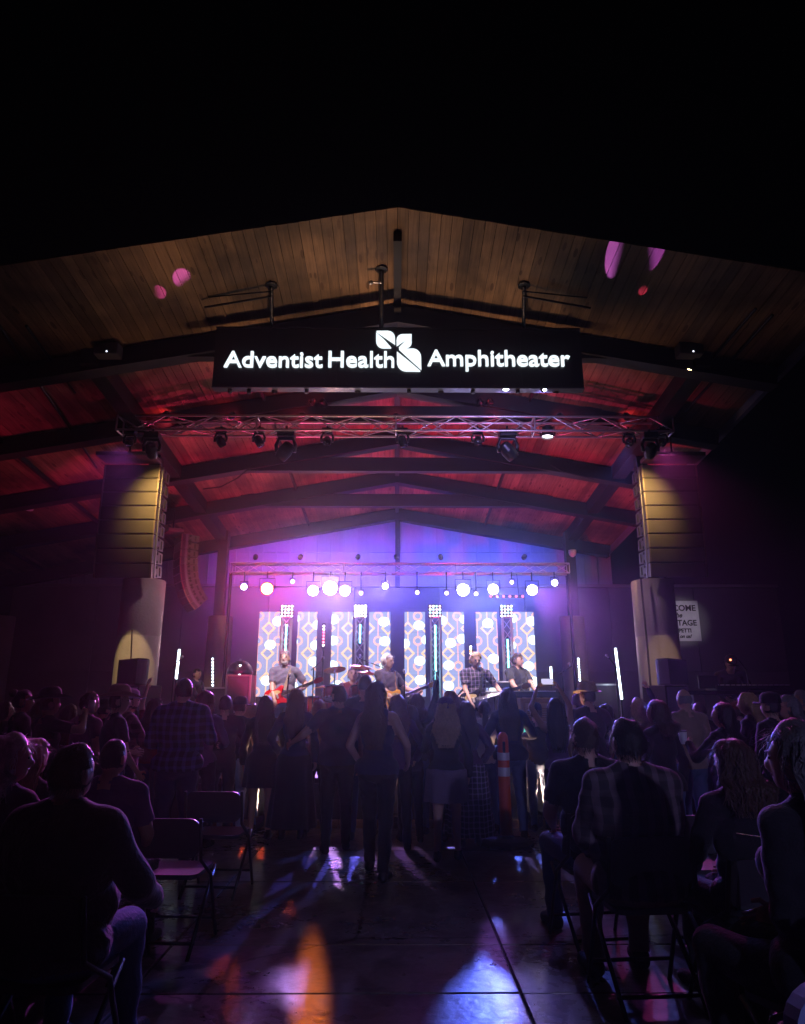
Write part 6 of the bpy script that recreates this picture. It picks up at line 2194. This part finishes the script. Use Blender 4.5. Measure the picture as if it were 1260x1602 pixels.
C_KNIT = mat('ribbed_knit', (0.06, 0.05, 0.07), 0.85, var=0.3, scale=20, bump=0.9, bscale=45, sheen=0.3)
seated(118, 1162, 3.25, 'large seated man in a dark ribbed sweater and jeans, nearest on the left', 'folding chair under the man in the ribbed sweater', -6, fat=1.5, top=('long', C_KNIT), bottom=('trousers', C_DENIM), hair=('short', H_BROWN), head=(-14, 0), vox=0.014, armR=(.30, .30, .66), armL=(-.30, .30, .66))
seated(180, 1153, 4.6, 'seated person with cropped hair and pink rim light on the shoulder', 'folding chair under the person with pink-lit shoulder', -4, fat=1.05, top=('tshirt', C_PURPLE), bottom=('trousers', C_BLACK), hair=('buzz', H_BLACK), head=(-12, 0), vox=0.016, skin=SKIN2)
seated(20, 1150, 3.9, 'seated woman with white hair at the left edge, face turned right', 'folding chair under the white-haired woman', -20, fem=True, fat=1.2, top=('long', C_CHAR), bottom=('trousers', C_BLACK), hair=('bob', H_WHITE), head=(-40, 0), vox=0.016)
seated(56, 1155, 4.7, 'seated woman with long hair lit bright pink', 'folding chair under the woman with pink-lit hair', -10, fem=True, top=('long', C_CHAR), bottom=('trousers', C_BLACK), hair=('long', H_BLOND), head=(-10, 0))
seated(914, 1122, 5.0, 'seated man with a blue rim light along his left shoulder', 'folding chair under the man with blue-lit shoulder', 8, fat=1.2, top=('polo', C_BLACK), bottom=('trousers', C_DENIM), hair=('short', H_BROWN), head=(6, 0), vox=0.016)
seated(980, 1123, 4.15, 'big seated man in a brown plaid shirt in front of the right column', 'folding chair under the big man in brown plaid', 4, fat=1.5, top=('long', PL_BROWN), bottom=('trousers', C_TAN), hair=('short', H_BLACK), head=(4, 0), vox=0.014)
seated(1142, 1157, 3.95, 'seated woman with straight bobbed hair between the big plaid man and the right edge', 'folding chair under the woman with the bobbed hair', 10, fem=True, fat=1.1, top=('long', C_BLACK), bottom=('trousers', C_BLACK), hair=('bob', H_BROWN), head=(10, 0), vox=0.015)
q = P(1243, 1135, 2.85)
LW = Matrix.Rotation(-R(24), 3, 'Z') @ (P(1222, 1325, 2.98) - Vector((q.x, 2.85, 0))) * (1.36 / q.z)
loc_w, s_w = seated(1243, 1135, 2.85, 'seated person with curly grey hair and a dark jacket, nearest on the right', 'folding chair under the person with curly grey hair', 24, armL=LW, curlL=0.9, fat=1.25, fem=True, top=('long', C_BLACK), bottom=('trousers', C_BLACK), hair=('wavy', H_DGREY), head=(20, 0), vox=0.014)
chair('empty folding chair with a red-lit seat beside the aisle on the left', (G(338, 1395).x, 6.3, 0), R(-4))
chair('empty folding chair between the ribbed sweater man and the aisle', (P(284, 1275, 5.0).x - 0.02, 5.0, 0), R(-3))
chair('empty folding chair behind the brown plaid man, further right', (P(1050, 1300, 5.1).x + 0.1, 5.1, 0), R(6))
cc_ = thing('chair_back', 'rounded pale blue chair back in the bottom right corner', 'chair', (P(1252, 1525, 2.05).x + 0.16, 2.05, 0), R(12))
zt = P(1245, 1524, 2.05).z
b = MB()
pts = rrect(0.46, 0.34, 0.11, 6)
n = len(pts)
vs = [(x_, -0.02 - .04 * (1 - (x_ / .23) ** 2), zt - .17 + z_) for x_, z_ in pts] + [(x_, 0.03 - .04 * (1 - (x_ / .23) ** 2), zt - .17 + z_) for x_, z_ in pts]
b.add(vs, [tuple(range(n)), tuple(range(2 * n - 1, n - 1, -1))] + [(i, i + n, (i + 1) % n + n, (i + 1) % n) for i in range(n)])
b.build('backrest', mat('pale_blue_plastic', (0.28, 0.34, 0.6), 0.5), cc_)
for s in (-1, 1):
    bar('back_leg', (s * .2, 0.01, 0), (s * .2, 0.0, zt - .1), .013, BLKMETAL, cc_)
    bar('front_leg', (s * .2, 0.40, 0), (s * .2, 0.38, 0.44), .013, BLKMETAL, cc_)
MB().bbox((0, 0.20, 0.45), (0.42, 0.40, 0.03), 0.012).build('seat', mat('pale_blue_plastic', (0.28, 0.34, 0.6), 0.5), cc_)


# ------------------------------------------------------------------ things in hands
def in_hand(loc, rz, s, p):
    return Vector(loc) + Matrix.Rotation(R(rz), 3, 'Z') @ (Vector(p) * s)


sP = hP / 1.75
ph = thing('phone', 'phone with a lit screen held high above the crowd', 'phone', in_hand(lP, -4, sP, (-.05, .27, 1.97)), R(-4))
MB().bbox((0, 0, 0), (0.145, 0.010, 0.072), 0.004).build('case', BLACK, ph)
MB().box((0, -0.0062, 0), (0.133, 0.0015, 0.062)).build('screen', emit('phone_screen', (0.75, 0.7, 1.0), 0.9), ph)
MB().box((0.05, 0.0062, 0.02), (0.03, 0.003, 0.025)).build('lens_plate', DARK, ph)
sO = hO / 1.75
gl = thing('glowing_cup', 'cup glowing turquoise in the hand of the long-haired woman', 'cup', in_hand(lO, 0, sO, (.27, .36, 1.19)))
MB().lathe([(.028, -.05), (.04, .06)], 16).build('cup', emit('cup_glow', (0.05, 0.75, 0.65), 0.9), gl, True)
MB().lathe([(.041, .058), (.042, .064), (.030, .070)], 16).build('lid', PLASTW, gl, True)
sD = hD / 1.75
gd = thing('glowing_drink', 'tall plastic glass glowing orange-red on the left', 'drink', in_hand(lD, -55, sD, (.18, .40, 1.27)), 0)
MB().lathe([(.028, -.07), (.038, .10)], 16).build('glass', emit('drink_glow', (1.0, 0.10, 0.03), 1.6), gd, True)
MB().lathe([(.0385, .10), (.039, .108), (.036, .108)], 16).build('rim', PLASTW, gd, True)
gd.rotation_euler = (0, R(14), 0)
sA = hA / 1.75
ca = thing('drink_can', 'silver can lifted high beside the dark cowboy hat', 'can', in_hand(lA, -40, sA, (.20, .34, 1.60)))
MB().lathe([(.024, -.06), (.032, -.05), (.032, .05), (.026, .062)], 16).build('can_body', ALU, ca, True)
MB().lathe([(.0265, .0621), (.0265, .066), (.022, .064)], 16).build('can_rim', CHROME, ca, True)
sZ = hZ / 1.75
cz = thing('paper_cup', 'pale cup in the hand of the dark-haired woman on the right', 'cup', in_hand(lZ, 30, sZ, (-.17, .40, 1.40)))
MB().lathe([(.028, -.05), (.038, .06)], 16).build('cup_body', PLASTW, cz, True)
MB().lathe([(.039, .056), (.040, .064), (.030, .066)], 16).build('cup_lid', C_CHAR, cz, True)
pp = thing('eyeglasses', 'wire eyeglasses in the hand of the person with curly grey hair', 'glasses', P(1208, 1310, 3.06), R(20))
for s in (-1, 1):
    MB().tube([(s * .034 + .026 * math.cos(a * math.pi / 6), 0, .02 * math.sin(a * math.pi / 6)) for a in range(13)], .002, 6).build('rim', CHROME, pp)
    bar('temple', (s * .06, 0, .005), (s * .065, .12, .0), .002, CHROME, pp)
bar('bridge', (-.01, 0, .004), (.01, 0, .004), .002, CHROME, pp)

# ------------------------------------------------------------------ stage haze
hz_ = MB().box((0, 20, 6.5), (70, 90, 15.2)).build('haze', None)
hm = bpy.data.materials.new('haze_air')
hm.use_nodes = True
N, L = hm.node_tree.nodes, hm.node_tree.links
N.remove(N['Principled BSDF'])
pvn = N.new('ShaderNodeVolumePrincipled')
pvn.inputs['Color'].default_value = (0.92, 0.92, 0.95, 1)
pvn.inputs['Density'].default_value = 0.0026
pvn.inputs['Anisotropy'].default_value = 0.89
L.new(pvn.outputs[0], N['Material Output'].inputs['Volume'])
hz_.data.materials.append(hm)
tag(hz_, None, None, kind='stuff')
